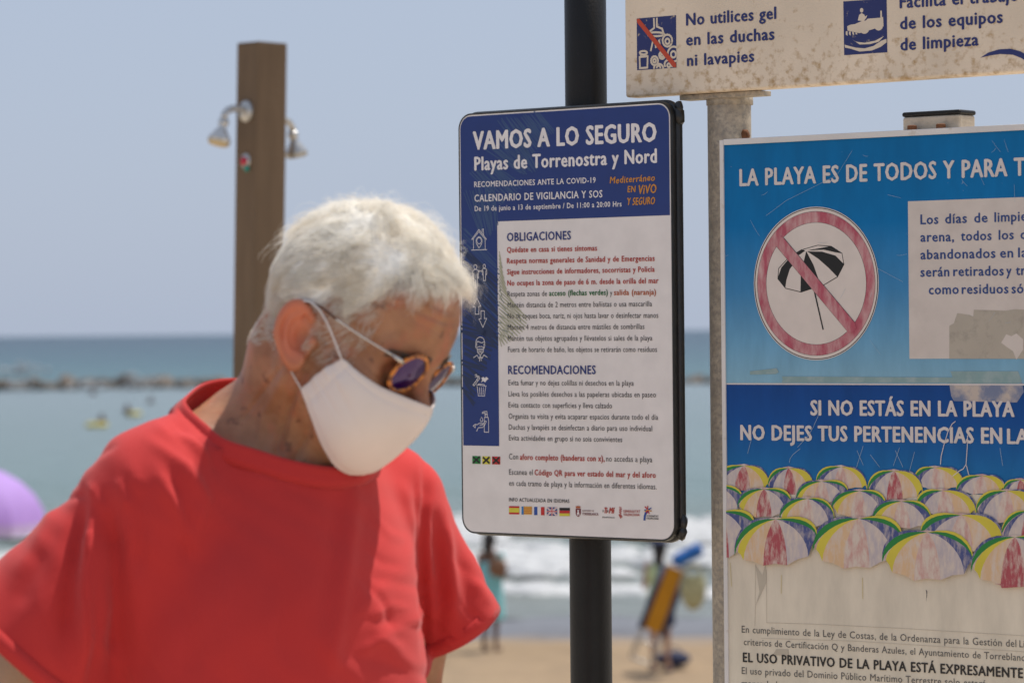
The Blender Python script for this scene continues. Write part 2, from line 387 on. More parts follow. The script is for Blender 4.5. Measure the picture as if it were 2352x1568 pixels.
# push button with a coloured collar on the left face
zb = W(563, 372, DS)[2]
f0 = Vector((u[0]*a_/2, u[1]*a_/2, zb)); un = Vector((u[0], u[1], 0))
mb.tube([f0, f0+un*.004], [.021, .020], 16); o = mb.build('push_button_collar', m_chrome, sh, True)
mb = MB(); mb.tube([f0+un*.004, f0+un*.012], [.012, .010], 14); mb.build('push_button', m_redp, o, True)
mb = MB(); c = f0+Vector((.005, -.008, -.02)); mb.tube([c, c+un*.006], [.009, .008], 10); mb.build('button_mark', m_greenp, o, True)

# ------------------------------------------------------------------ purple parasol on the sand
P = W(-92, 1200, 41.5)
pr = tag(empty('parasol', (P[0], P[1], beach_z(41.5))), 'purple beach parasol at the left edge, its rim dipping behind the man', 'parasol')
m_pur = pm('purple_canopy', (.55, .36, .80), rough=.7, var=.08, scale=2, trans=.45)
rim = P[2]-pr.location.z; Rr = 1.05; hh = .72
for s_ in range(8):
    vs = []; A = 5; B = 7
    for i in range(B):
        t = i/(B-1)
        for j in range(A):
            an = 2*math.pi*(s_+j/(A-1))/8; sag = 1-.05*math.sin(math.pi*j/(A-1))*t
            vs.append((Rr*math.sin(t*math.pi/2)*math.cos(an)*sag, Rr*math.sin(t*math.pi/2)*math.sin(an)*sag, rim+hh*math.cos(t*math.pi/2)**1.1))
    fs = [(i*A+j, i*A+j+1, (i+1)*A+j+1, (i+1)*A+j) for i in range(B-1) for j in range(A-1)]
    me = bpy.data.meshes.new('canopy_panel'); me.from_pydata(vs, [], fs); link('canopy_panel', me, m_pur, pr, True)
    mb = MB(); vs = [(Rr*math.cos(2*math.pi*(s_+j/4)/8)*(1-.05*math.sin(math.pi*j/4)), Rr*math.sin(2*math.pi*(s_+j/4)/8)*(1-.05*math.sin(math.pi*j/4))) for j in range(5)]
    for j in range(4): mb.poly([(vs[j][0], vs[j][1], rim), (vs[j+1][0], vs[j+1][1], rim), (vs[j+1][0]*1.01, vs[j+1][1]*1.01, rim-.13), (vs[j][0]*1.01, vs[j][1]*1.01, rim-.13)])
    mb.build('valance', pm('pale_valance', (.62, .50, .74), rough=.7, trans=.35) if s_ == 0 else bpy.data.materials['pale_valance'], pr)
m_wh = pm('white_metal', (.7, .7, .7), rough=.4)
mb = MB(); mb.tube([(0, 0, 0), (0, 0, rim+hh+.06)], .018, 8); mb.build('pole', m_wh, pr, True)

# ------------------------------------------------------------------ people and gear on the beach
m_skind = pm('brown_skin', (.15, .075, .045), rough=.55, var=.1, scale=10, sss=.05)
m_skinl = pm('fair_skin', (.42, .25, .17), rough=.55, var=.1, scale=10, sss=.05)
m_hair = pm('dark_hair', (.018, .014, .012), rough=.5)
m_teal = pm('teal_cloth', (.26, .62, .64), rough=.8, var=.1, scale=6, trans=.1)
m_green = pm('pale_green_cloth', (.50, .60, .32), rough=.85, var=.1)
m_navy = pm('navy_cloth', (.03, .04, .09), rough=.8)
m_yel = pm('yellow_canvas', (.66, .31, .014), rough=.7, var=.08, trans=.25)
m_bluet = pm('blue_cloth', (.02, .13, .42), rough=.8, var=.2, scale=9)
m_straw = pm('woven_straw', (.42, .40, .22), rough=.8, var=.3, scale=25, bump=.6, bscale=60)
m_alu = pm('aluminium_tube', (.55, .54, .52), rough=.35, metal=.5)
def sdfobj(name, field, lo, hi, h, m, root, it=1):
    V, Q = nets(field, lo, hi, h); V = relax(V, Q, it); return link(name, npmesh(name, V, Q), m, root)
def body_field(P, hgt=1.6, pose=0):
    s_ = hgt/1.6
    d = ell(P, (0, 0, 1.50*s_), (.082, .095, .115))                         # head
    d = smin(d, sph(P, (.0, -.09, 1.49*s_), .022), .02)                     # nose
    d = smin(d, cone(P, (0, .01, 1.42*s_), (0, .01, 1.30*s_), .048, .055), .03)
    d = smin(d, ell(P, (0, .0, 1.20*s_), (.15, .10, .17)), .06)
    d = smin(d, ell(P, (0, .0, .95*s_), (.155, .12, .15)), .08)
    for sg in (-1, 1):
        d = smin(d, cone(P, (sg*.085, 0, .9*s_), (sg*.09, .01, .46*s_), .085, .052), .04)
        d = smin(d, cone(P, (sg*.09, .01, .46*s_), (sg*.095, .04, .08*s_), .052, .032), .02)
        d = smin(d, ell(P, (sg*.1, -.03, .03), (.04, .11, .03)), .03)
        sh_ = np.array((sg*.16, 0, 1.30*s_))
        if pose == 0: el, hd = np.array((sg*.21, -.02, 1.02*s_)), np.array((sg*.05, -.17, .98*s_))
        elif pose == 1: el, hd = np.array((sg*.22, -.03, 1.04*s_)), np.array((sg*.22, -.14, 1.26*s_))
        else: el, hd = np.array((sg*.28, -.05, 1.25*s_)), np.array((sg*.36, -.08, 1.45*s_))
        d = smin(d, cone(P, sh_, el, .048, .036), .03); d = smin(d, cone(P, el, hd, .036, .024), .01)
        dr = (hd-el)/np.linalg.norm(hd-el)
        d = smin(d, cone(P, hd, hd+dr*.07, .03, .026), .01)
        for k in range(4):
            off = np.array((0, 0, 1.))*(k-1.5)*.016
            d = np.minimum(d, cone(P, hd+dr*.06+off, hd+dr*(.12+.012*(k in (1, 2)))+off*1.2, .0085, .007))
        d = np.minimum(d, cone(P, hd+dr*.02, hd+dr*.06+np.array((0, 0, .045)), .011, .008))
    return d
def hair_field(P, hgt=1.6, long=.0):
    s_ = hgt/1.6
    d = ell(P, (0, .022, 1.525*s_), (.098, .105, .115)); d = smin(d, ell(P, (0, .09, 1.44*s_-long*.5), (.07, .05, .08+long)), .04)
    return smax(d, -(ell(P, (0, -.10, 1.47*s_), (.085, .075, .09))), .02)
def beach_person(px, py, dist, hgt, yaw, label, pose=0, skin=None, hairlong=0.1):
    P = W(px, py, dist); root = empty('person', (P[0], P[1], float(beach_z(P[1])))); root.rotation_euler.z = yaw
    tag(root, label, 'person')
    sdfobj('body', lambda Q: body_field(Q, hgt, pose), (-.45, -.4, -.02), (.45, .22, hgt+.08), .013, skin or m_skind, root)
    sdfobj('hair', lambda Q: hair_field(Q, hgt, hairlong), (-.15, -.15, 1.2), (.15, .2, hgt+.1), .012, m_hair, root)
    return root
w1 = beach_person(1128, 1480, 48.6, 1.68, R(150), 'dark-haired person in a turquoise wrap standing on the beach below the blue and white sign', 0, m_skind, .06)
def wrap(Q):
    d = ell(Q, (0, 0, 1.13), (.175, .13, .22)); d = smin(d, cone(Q, (0, 0, .98), (0, .0, .5), .17, .20), .08)
    d = smin(d, cone(Q, (-.13, 0, 1.22), (-.17, 0, 1.34), .06, .065), .05)
    return smax(d, -(Q[2]-.50-.12*Q[0]*3), .01)
sdfobj('wrap_dress', wrap, (-.32, -.28, .35), (.32, .28, 1.5), .014, m_teal, w1)
w2 = beach_person(1518, 1520, 45.5, 1.68, R(165), 'person carrying a folded yellow beach chair and bag, seen between the two signs', 1, m_skinl, .05)
sdfobj('shirt', lambda Q: smin(ell(Q, (0, 0, 1.24), (.18, .135, .2)), ell(Q, (0, 0, .98), (.175, .145, .16)), .08), (-.3, -.2, .7), (.3, .2, 1.6), .014, m_green, w2)
def shorts(Q):
    d = ell(Q, (0, 0, .92), (.175, .14, .12))
    for sg in (-1, 1): d = smin(d, cone(Q, (sg*.09, 0, .85), (sg*.1, 0, .6), .105, .1), .03)
    return smax(d, -(Q[2]-.58), .01)
sdfobj('shorts', shorts, (-.3, -.25, .5), (.3, .25, 1.1), .014, m_navy, w2)
def sandal(sg):
    mb = MB(); mb.box(sg*.1-.045, sg*.1+.045, -.15, .09, -.02, .006); mb.tube([(sg*.1-.045, -.06, 0), (sg*.1, -.06, .06), (sg*.1+.045, -.06, 0)], .01, 6); return mb.build('sandal', m_navy, w2)
sandal(-1); sandal(1)
# folded chair carried on the back
D2 = 45.0
c0 = W(1552, 1303, D2); c1 = W(1498, 1448, D2)
ax = Vector(c0-c1); L_ = ax.length; zz = ax.normalized(); xx = Vector((1, -.25, 0)); xx = (xx-zz*xx.dot(zz)).normalized(); yy = zz.cross(xx)
M = Matrix.Translation(Vector(c1)) @ Matrix((xx, yy, zz)).transposed().to_4x4()
ch = empty('beach_chair', mat=M); tag(ch, 'folded yellow canvas beach chair with dark edges carried on a back', 'beach chair')
wd = .31/2
mb = MB(); 
for i in range(6): mb.box(-wd+.04, wd-.04, -.012-.006*math.sin(i), .0-.006*math.sin(i), L_*i/6, L_*(i+1)/6+.001)
mb.build('canvas_seat', m_yel, ch)
for sg in (-1, 1):
    mb = MB(); mb.tube([(sg*wd, 0, -.42), (sg*wd, 0, 0), (sg*wd*1.02, 0, L_)], .016, 8); mb.build('frame_tube', m_alu, ch, True)
    mb = MB(); mb.tube([(sg*wd, -.02, -.02), (sg*wd, -.02, L_*.98)], .042, 8, flat=.6); mb.build('edge_padding', m_navy, ch, True)
    mb = MB(); mb.tube([(sg*wd*.8, .05, -.36), (sg*wd*.8, .05, L_*.5)], .013, 8); mb.build('leg', m_alu, ch, True)
for z_ in (-.42, -.16, L_):
    mb = MB(); mb.tube([(-wd, 0, z_), (wd, 0, z_)], .014, 8); mb.build('crossbar', m_alu, ch, True)
hat_ = MB(); hat_.lathe([(.19, 0), (.185, .012), (.11, .02), (.10, .09), (.06, .12), (.01, .125)], seg=20)
o = hat_.build('sun_hat', m_navy, w2, True); o.location = (0, .01, 1.66); o.rotation_euler = (R(8), R(6), 0)
Hb = W(1143, 1303, 48.2); hb_ = empty('round_bag', tuple(Hb)); tag(hb_, 'round brown straw bag held by the person in turquoise', 'bag')
sdfobj('bag_body', lambda Q: ell(Q, (0, 0, 0), (.14, .07, .14)), (-.18, -.12, -.18), (.18, .12, .18), .014, pm('brown_straw', (.22, .12, .07), rough=.85, var=.3, scale=30), hb_)
hs_ = MB(); hs_.tube([(.07*math.cos(t), 0, .11+.10*math.sin(t)) for t in np.linspace(0, math.pi, 9)], .01, 6); hs_.build('handle', m_skind, hb_, True)
# rolled blue towel
a1 = W(1545, 1292, 44.6); a2 = W(1612, 1258, 44.6)
mb = MB(); mb.tube([a1+(a2-a1)*t for t in np.linspace(0, 1, 9)], [.06, .085, .09, .088, .09, .092, .09, .095, .07], 14)
o = mb.build('rolled_towel', m_bluet, smooth=True); tag(o, 'rolled blue towel sticking out beside the yellow beach chair', 'towel')
# straw bag
B_ = W(1592, 1345, 44.7)
bg_ = empty('beach_bag', tuple(B_)); tag(bg_, 'greenish woven straw bag hanging right of the yellow chair', 'bag')
sdfobj('bag_body', lambda Q: smax(smax(ell(Q, (0, 0, -.02), (.17, .10, .30)), Q[2]-.14, .01), -smax(ell(Q, (0, 0, 0), (.155, .085, .28)), -(Q[2]-.05), .01), .01), (-.2, -.14, -.35), (.2, .14, .2), .012, m_straw, bg_)
mb = MB()
for yy_ in (-.06, .06): mb.tube([(.11*math.cos(t), yy_, .12+.17*math.sin(t)) for t in np.linspace(0, math.pi, 9)], .01, 6)
mb.build('handle', m_straw, bg_, True)
# added dark lump, stands in for the shadow at the person's feet
F_ = Wd(1545, 1524, -2.88); bt = empty('foot_shadow_lump', tuple(F_)); tag(bt, 'dark lump standing in for the shadow on the sand at the foot of the yellow chair', 'bag')
sdfobj('bag_body', lambda Q: ell(Q, (0, 0, .07), (.24, .13, .11)), (-.3, -.2, -.05), (.3, .2, .22), .014, m_navy, bt)
mb = MB(); mb.tube([(.12*math.cos(t), 0, .14+.09*math.sin(t)) for t in np.linspace(0, math.pi, 7)], .009, 6); mb.build('handle', m_navy, bt, True)

# swimmers with inflatables
m_yfl = pm('yellow_vinyl', (.75, .62, .12), rough=.25, spec=.6, trans=.2)
def swimmer(px, py, sz, label, flabel, dx):
    P = Wd(px, py, SEA+.03)
    fl = empty('swim_ring', tuple(P)); tag(fl, flabel, 'swim ring')
    bm = bmesh.new()
    vs = []; A, B = 20, 8
    for i in range(A):
        for j in range(B):
            a = 2*math.pi*i/A; b2 = 2*math.pi*j/B
            vs.append(bm.verts.new(((sz+.13*math.cos(b2))*math.cos(a), (sz*.7+.13*math.cos(b2))*math.sin(a), .13*math.sin(b2)+.05)))
    for i in range(A):
        for j in range(B):
            bm.faces.new((vs[i*B+j], vs[((i+1) % A)*B+j], vs[((i+1) % A)*B+(j+1) % B], vs[i*B+(j+1) % B]))
    me = bpy.data.meshes.new('inflated_ring'); bm.to_mesh(me); bm.free(); link('inflated_ring', me, m_yfl, fl, True)
    mb = MB(); mb.tube([(sz*.9, -.1, .17), (sz*.9, -.1, .21)], [.02, .015], 8); mb.build('valve', m_wh, fl)
    pe = empty('person', (P[0]+dx, P[1]+.15, SEA-.95)); tag(pe, label, 'person')
    sdfobj('body', lambda Q: body_field(Q, 1.6, 1), (-.45, -.4, -.02), (.45, .22, 1.68), .02, m_skind, pe)
    sdfobj('hair', lambda Q: hair_field(Q, 1.6, .05), (-.15, -.15, 1.2), (.15, .2, 1.7), .016, m_hair, pe)
swimmer(222, 978, .46, 'dark-haired bather behind the leftmost yellow swim ring', 'leftmost yellow swim ring afloat near the shirt sleeve', .25)
swimmer(310, 952, .28, 'dark-haired bather beside the swim ring nearest the man', 'yellow swim ring afloat just above the red shoulder', -.45)
for i, (px, py) in enumerate(((214, 905), (346, 925))):
    P = Wd(px, py, SEA); pe = empty('person', (P[0], P[1], SEA-1.15)); tag(pe, ['lone bather far out below the middle of the breakwater', 'lone bather beyond the swim rings, close above the red shoulder'][i], 'person')
    sdfobj('body', lambda Q: body_field(Q, 1.6, 1), (-.45, -.4, -.02), (.45, .22, 1.68), .024, m_skind, pe)
    sdfobj('hair', lambda Q: hair_field(Q, 1.6, .05), (-.15, -.15, 1.2), (.15, .2, 1.7), .02, m_hair, pe)
# ------------------------------------------------------------------ signs
def sign_matrix(px, py, d, tanphi):
    ph = math.atan(tanphi); O = W(px, py, d)
    M = Matrix(((math.cos(ph), 0, -math.sin(ph), O[0]), (-math.sin(ph), 0, -math.cos(ph), O[1]), (0, 1, 0, O[2]), (0, 0, 0, 1)))
    return M
class Plane:
    """a sign face: local x along the board, y up, z out of the face"""
    def __init__(s, M, root):
        s.M = M; s.root = root; s.O = np.array(M.translation)
        s.U = np.array(M.col[0][:3]); s.V = np.array(M.col[1][:3]); s.N = np.array(M.col[2][:3]); s.k = 0
    def uv(s, x, y):          # x, y in the 2352-wide frame
        r = ray(x, y); t = ((s.O-CAM)@s.N)/(r@s.N); P = CAM+r*t-s.O
        return float(P@s.U), float(P@s.V)
class Crop:
    def __init__(s, pl, ox, oy, sc): s.pl = pl; s.ox = ox; s.oy = oy; s.sc = sc
    def uv(s, x, y): return s.pl.uv((s.ox+x/s.sc)*2352/3864, (s.oy+y/s.sc)*2352/3864)
FQ = []      # queued lettering
def text(cr_, body, xl, yl, xr, yr, cap, m, z=.0006, bold=0, name='lettering', it=0, sp=1.0, hand=0):
    """baseline from (xl,yl) to (xr,yr), capital height cap, all in crop pixels"""
    FQ.append((cr_, body, xl, yl, xr, yr, cap, m, z, bold, name, it, sp, hand))
def flush_text():
    obs = []; dg0 = None
    hc = bpy.data.curves.new('h', 'FONT'); hc.body = 'H'; ho = bpy.data.objects.new('h', hc); COL.objects.link(ho)
    for q in FQ:
        c = bpy.data.curves.new('t', 'FONT'); c.body = q[1]; c.size = 1; c.resolution_u = 2; c.offset = 0.0
        c.space_character = 1.04+(.05 if q[9] else 0)+(q[12]-1); c.space_word = 1.12
        o = bpy.data.objects.new('t', c); COL.objects.link(o); obs.append(o)
    bpy.context.view_layer.update(); dg = bpy.context.evaluated_depsgraph_get()
    hm = bpy.data.meshes.new_from_object(ho.evaluated_get(dg)); Hh = max(v.co.y for v in hm.vertices)
    kill = [ho]
    for q, o in zip(FQ, obs):
        cr_, body, xl, yl, xr, yr, cap, m, z, bold, name, it, sp, hand = q
        me = bpy.data.meshes.new_from_object(o.evaluated_get(dg)); kill.append(o)
        N = len(me.vertices); co = np.zeros(N*3, np.float32); me.vertices.foreach_get('co', co); co = co.reshape(-1, 3)
        x0, x1 = co[:, 0].min(), co[:, 0].max()
        u0, v0 = cr_.uv(xl, yl); u1, v1 = cr_.uv(xr, yr); _, vt = cr_.uv(xl, yl-cap)
        sy = (vt-v0)/Hh; sx_ = (u1-u0)/(x1-x0)
        if hand:
            co[:, 1] += .03*np.sin(co[:, 0]*5.1)+.02*np.sin(co[:, 0]*11)
        u = u0+(co[:, 0]-x0)*sx_; v = v0+(v1-v0)*(co[:, 0]-x0)/(x1-x0)+co[:, 1]*sy
        u += co[:, 1]*sy*it
        F = [tuple(p.vertices) for p in me.polygons]
        b_ = bold*sy
        shifts = [(0, 0)] if not bold else ([(-b_, 0), (b_, 0), (0, 0), (0, b_*.6), (0, -b_*.6)] if bold < .04 else [(-b_, 0), (b_, 0), (-b_*.5, b_*.5), (b_*.5, -b_*.5), (b_*.5, b_*.5), (-b_*.5, -b_*.5)])
        VV = []; FF = []
        for k, (du, dv) in enumerate(shifts):
            base = len(VV); VV += list(zip((u+du).tolist(), (v+dv).tolist(), [z+k*.00003]*N)); FF += [tuple(base+i for i in f) for f in F]
        nm = bpy.data.meshes.new(name); nm.from_pydata(VV, [], FF); nm.update(); bpy.data.meshes.remove(me)
        link(name, nm, m, cr_.pl.root)
    for o in kill: bpy.data.objects.remove(o)
    FQ.clear()
def clip_min(P, x0, sg=1):
    out = []
    for a, b_ in zip(P, P[1:]+P[:1]):
        ia, ib = a[0]*sg >= x0, b_[0]*sg >= x0
        if ia: out.append(a)
        if ia != ib:
            t = (x0*sg-a[0])/(b_[0]-a[0]); out.append((x0*sg, a[1]+(b_[1]-a[1])*t))
    return out
def polys(cr_, name, lst, z=.0005, parent=None):
    """flat printed shapes: list of (points in crop px, material)"""
    V = []; F = []; mi = []; ms = []
    for k, (pts, m) in enumerate(lst):
        q2 = [cr_.uv(*p) for p in pts]
        if cr_.pl.root.name.startswith('beach_notice') and name != 'paint_chip': q2 = clip_min(clip_min(q2, u0+.0068), -(u0+wB-.0068), -1)
        if len(q2) < 3: continue
        if m not in ms: ms.append(m)
        n0 = len(V); V += [(*p, z+k*.00002) for p in q2]; pts = q2; F.append(tuple(range(n0, n0+len(pts)))); mi.append(ms.index(m))
    bm = bmesh.new(); vs = [bm.verts.new(v) for v in V]
    for f, q in zip(F, mi):
        fc = bm.faces.new([vs[i] for i in f]); fc.material_index = q
    bm.normal_update()
    for fc in bm.faces:
        if fc.normal.z < 0: fc.normal_flip()
    bmesh.ops.triangulate(bm, faces=[f for f in bm.faces if len(f.verts) > 4], ngon_method='EAR_CLIP')
    me = bpy.data.meshes.new(name); bm.to_mesh(me); bm.free()
    for q in ms: me.materials.append(q)
    return link(name, me, None, parent or cr_.pl.root)
def lines(cr_, name, lst, w, m, z=.0006, parent=None, closed=False):
    """printed line drawing: ribbons of width w (metres) along polylines in crop px"""
    V = []; F = []
    for pts in lst:
        p = [Vector(cr_.uv(*q)) for q in pts]
        if closed or pts[0] == pts[-1] and len(pts) > 2: p = p+[p[1]] if pts[0] == pts[-1] else p+[p[0], p[1]]
        for a, b_ in zip(p[:-1], p[1:]):
            d = b_-a
            if d.length < 1e-7: continue
            d.normalize(); nn = Vector((-d.y, d.x))*w/2; e = d*w*.35; n0 = len(V); zz_ = z+(len(F) % 5)*.00002
            V += [(*(a-nn-e), zz_), (*(b_-nn+e), zz_), (*(b_+nn+e), zz_), (*(a+nn-e), zz_)]; F.append((n0, n0+1, n0+2, n0+3))
    me = bpy.data.meshes.new(name); me.from_pydata(V, [], F); return link(name, me, m, parent or cr_.pl.root)
def arc(cx, cy, rx, ry, a0, a1, n=14): return [(cx+rx*math.cos(R(a0+(a1-a0)*i/n)), cy+ry*math.sin(R(a0+(a1-a0)*i/n))) for i in range(n+1)]
def rounded(x0, x1, y0, y1, r, n=7):
    out = []
    for cx, cy, a in ((x1-r, y1-r, 0), (x0+r, y1-r, 90), (x0+r, y0+r, 180), (x1-r, y0+r, 270)):
        out += [(cx+r*math.cos(R(a+90*i/n)), cy+r*math.sin(R(a+90*i/n))) for i in range(n+1)]
    return out
def slab(name, pts, z0, z1, m, root, bevel=0):
    mb = MB(); n0 = len(pts)
    mb.v = [(x, y, z0) for x, y in pts]+[(x, y, z1) for x, y in pts]
    mb.f = [tuple(range(n0))[::-1], tuple(range(n0, 2*n0))]+[(i, (i+1) % n0, n0+(i+1) % n0, n0+i) for i in range(n0)]; mb.mi = [0]*len(mb.f)
    return mb.build(name, m, root, bevel=bevel)

# printed colours
def ink(name, col, rough=.45, var=.05, **k): return pm(name, col, rough=rough, var=var, scale=30, spec=.35, **k)
i_white = ink('panel_white', (.73, .68, .65)); i_navy = ink('ink_navy', (.012, .035, .17)); i_wtxt = ink('ink_white', (.74, .70, .69))
i_navyt = ink('ink_navy_text', (.02, .035, .17)); i_red = ink('ink_red', (.42, .045, .03)); i_dark = ink('ink_charcoal', (.035, .033, .035))
i_green = ink('ink_green', (.01, .13, .03)); i_orr = ink('ink_orange_red', (.42, .09, .02)); i_gold = ink('ink_gold', (.55, .23, .03))
i_black = ink('ink_black', (.008, .008, .008)); i_fgreen = ink('flag_green', (.015, .22, .04)); i_fyel = ink('flag_yellow', (.62, .55, .05)); i_fred = ink('flag_red', (.5, .02, .02))
i_fblue = ink('flag_blue', (.02, .07, .3)); i_maroon = ink('ink_maroon', (.16, .012, .02)); i_forange = ink('flag_orange', (.65, .35, .04)); i_fsky = ink('ink_sky', (.02, .17, .42))
i_hatch = ink('hatch_blue', (.035, .075, .185)); i_hatch2 = ink('hatch_dark', (.016, .03, .085)); i_hatch3 = ink('hatch_olive', (.40, .39, .27)); i_hatch4 = ink('hatch_grey', (.20, .22, .20))
m_blk = pm('black_powder_coat', (.0105, .0095, .009), rough=.45, var=.25, scale=12, bump=.12, bscale=250, spec=.28, dirt=(.05, .047, .044), dscale=90, dthr=(.64, .85))
m_blks = pm('black_rubber_edge', (.012, .012, .012), rough=.3, var=.2, scale=30, bump=.15, bscale=120, spec=.5)

# ---- A. the safety notice on the black round pole
DP = 4.88
MA = sign_matrix(1350, 760, 4.80, 0.843)
sa = empty('safety_notice_sign', mat=MA); tag(sa, 'blue and white beach safety notice with black frame on a black round pole', 'sign')
PA = Plane(MA, sa)
V0 = Crop(PA, 0, 0, 2352/3864)
C5 = Crop(PA, 1700, 380, 2.1783); C6 = Crop(PA, 1700, 800, 1.7043); C7 = Crop(PA, 1700, 1600, 2.5565); D6 = Crop(PA, 1740, 820, 1.7808)
uTL = PA.uv(1054, 262); uTR = PA.uv(1545, 233); uBL = PA.uv(1061, 1222); uBR = PA.uv(1547, 1243)
ax0 = (uTL[0]+uBL[0])/2; ax1 = (uTR[0]+uBR[0])/2; ay1 = (uTL[1]+uTR[1])/2; ay0 = (uBL[1]+uBR[1])/2
slab('panel', rounded(ax0+.002, ax1-.002, ay0+.002, ay1-.002, .021), -.004, 0, i_white, sa)
# frame: a deep black rounded channel behind and around the panel
def ring_slab(name, o_, i_, z0, z1, m, root):
    n0 = len(o_); mb = MB(); mb.v = [(x, y, z) for z in (z0, z1) for pts in (o_, i_) for x, y in pts]
    A, B, C_, D_ = 0, n0, 2*n0, 3*n0
    for i in range(n0):
        j = (i+1) % n0
        mb.f += [(A+i, A+j, C_+j, C_+i), (B+j, B+i, D_+i, D_+j), (C_+i, C_+j, D_+j, D_+i), (A+j, A+i, B+i, B+j)]; mb.mi += [0]*4
    return mb.build(name, m, root, smooth=False)
o = ring_slab('frame', rounded(ax0-.0005, ax1+.0005, ay0-.0005, ay1+.0005, .023, 10), rounded(ax0+.0018, ax1-.0018, ay0+.0018, ay1-.0018, .021, 10), -.0105, .0005, m_blks, sa)
bv = o.modifiers.new('bevel', 'BEVEL'); bv.width = .0012; bv.segments = 2; bv.limit_method = 'ANGLE'
for p in o.data.polygons: p.use_smooth = True
o = ring_slab('rear_channel', rounded(ax0-.0035, ax1+.0035, ay0-.0035, ay1+.0035, .026, 10), rounded(ax0+.010, ax1-.010, ay0+.010, ay1-.010, .015, 10), -.0245, -.0107, m_blks, sa)
bv = o.modifiers.new('bevel', 'BEVEL'); bv.width = .005; bv.segments = 3; bv.limit_method = 'ANGLE'
for p in o.data.polygons: p.use_smooth = True
mb = MB(); mb.box(ax0+.006, ax1-.006, ay0+.006, ay1-.006, -.022, -.0045); mb.build('back_plate', m_blks, sa)
# torn lumps of sealant on the right edge
rs = np.random.RandomState(5)
for (u_, v_, r_) in ((ax1+.0035, ay1-.020, .0085), (ax1+.0035, ay1-.008, .006), (ax1+.0038, ay0+.026, .007), (ax1+.002, ay0+.012, .007)):
    bm = bmesh.new(); bmesh.ops.create_icosphere(bm, subdivisions=2, radius=r_)
    for v in bm.verts: v.co *= 1+rs.uniform(-.14, .14); v.co.y *= 1.6
    me = bpy.data.meshes.new('sealant_lump'); bm.to_mesh(me); bm.free(); o = link('sealant_lump', me, m_blks, sa, True); o.location = (u_-.003, v_, -.017)
# pole (leaning very slightly) through the frame's back
wp = []
for py in (-60, 1568):
    wp.append(Vector(W(1344+(py+0)*.0092, py, DP)))
d_ = (wp[0]-wp[1]).normalized(); g = wp[1]+d_*((-.0-wp[1].z)/d_.z); tp = wp[0]+d_*.12
inv = MA.inverted()
mb = MB(); mb.tube([inv@(g+(tp-g)*t) for t in np.linspace(0, 1, 9)], .0300, 40, cap=True); mb.build('pole', m_blk, sa, True)
mb = MB(); mb.tube([inv@(tp-d_*.004), inv@(tp+d_*.004), inv@(tp+d_*.008)], [.0312, .0312, .024], 32); mb.build('pole_cap', m_blk, sa, True)
for py in (420, 1080):
    c = inv@Vector(W(1350, py, DP)); mb = MB(); mb.box(c.x-.05, c.x+.05, c.y-.02, c.y+.02, -.056, -.0247); mb.build('bracket', m_blk, sa)
# blue print: header and left column, rounded with the panel
bl = []; xin0, xin1 = ax0+.0036, ax1-.0036; ytop = ay1-.0040; r_ = .0185
hb = C5.uv(390, 990)[1]*.5+C5.uv(1812, 943)[1]*.5; cx_ = C6.uv(306, 700)[0]; cb = C7.uv(300, 207)[1]
pts = []
for cx0, cy0, a in ((xin1-r_, ytop-r_, 0), (xin0+r_, ytop-r_, 90)):
    pts += [(cx0+r_*math.cos(R(a+90*i/7)), cy0+r_*math.sin(R(a+90*i/7))) for i in range(8)]
top_pts = pts+[(xin0, hb), (xin1, hb)]
me = bpy.data.meshes.new('blue_header'); me.from_pydata([(x, y, .0003) for x, y in top_pts], [], [tuple(range(len(top_pts)))]); link('blue_header', me, i_navy, sa)
me = bpy.data.meshes.new('blue_column'); me.from_pydata([(xin0, cb, .0003), (cx_, cb, .0003), (cx_, hb, .0003), (xin0, hb, .0003)], [], [(0, 1, 2, 3)]); link('blue_column', me, i_navy, sa)
# felt-pen style hatching printed across header and column
def hatch(lst, w, m, z, nm='hatching'):
    for q in lst: lines(V0, nm, [q], w, m, z)
hh = []
rs = np.random.RandomState(3)
def zig(xa0, ya0, xa1, ya1, xb0, yb0, xb1, yb1, n):      # zigzag between two guide edges
    out = []
    for i in range(n):
        t = i/(n-1); out.append((xa0+(xa1-xa0)*t+rs.uniform(-4, 4), ya0+(ya1-ya0)*t+rs.uniform(-5, 5))); out.append((xb0+(xb1-xb0)*t+rs.uniform(-4, 4), yb0+(yb1-yb0)*t+rs.uniform(-5, 5)))
    return out
hatch([zig(1143, 275, 1240, 258, 1215, 370, 1275, 300, 16), zig(1110, 340, 1190, 300, 1200, 400, 1240, 385, 14), zig(1082, 395, 1130, 370, 1150, 470, 1200, 430, 12)], .0016, i_hatch, .00035)
hatch([zig(1068, 440, 1135, 420, 1108, 560, 1143, 520, 16), zig(1064, 520, 1070, 700, 1143, 600, 1143, 790, 26)], .0014, i_hatch, .00035)
hatch([zig(1064, 560, 1066, 720, 1143, 640, 1140, 800, 20), zig(1064, 740, 1066, 900, 1143, 770, 1085, 930, 20)], .0026, i_hatch2, .00042)
hatch([[p for i in range(25) for p in ((1147, 578+i*8.2), (float(np.interp(578+i*8.2, [575, 600, 640, 670, 700, 740, 775], [1150, 1154, 1168, 1212, 1206, 1180, 1152])), 592+i*8.2+float(np.interp(578+i*8.2, [575, 600, 640, 670, 700, 740, 775], [3, 8, 30, 46, 42, 26, 6]))))]], .0014, i_hatch3, .00035)
hatch([[(1148, 650+i*15), (1150+i*4, 668+i*14)] for i in range(8)]+[[(1150, 768), (1172, 778)], [(1149, 600), (1154, 615)], [(1190, 720), (1198, 742)]], .0013, i_hatch4, .00038)
B3, B2 = .042, .024
text(C5, 'VAMOS A LO SEGURO', 192, 402, 1690, 333, 144, i_wtxt, bold=.041)
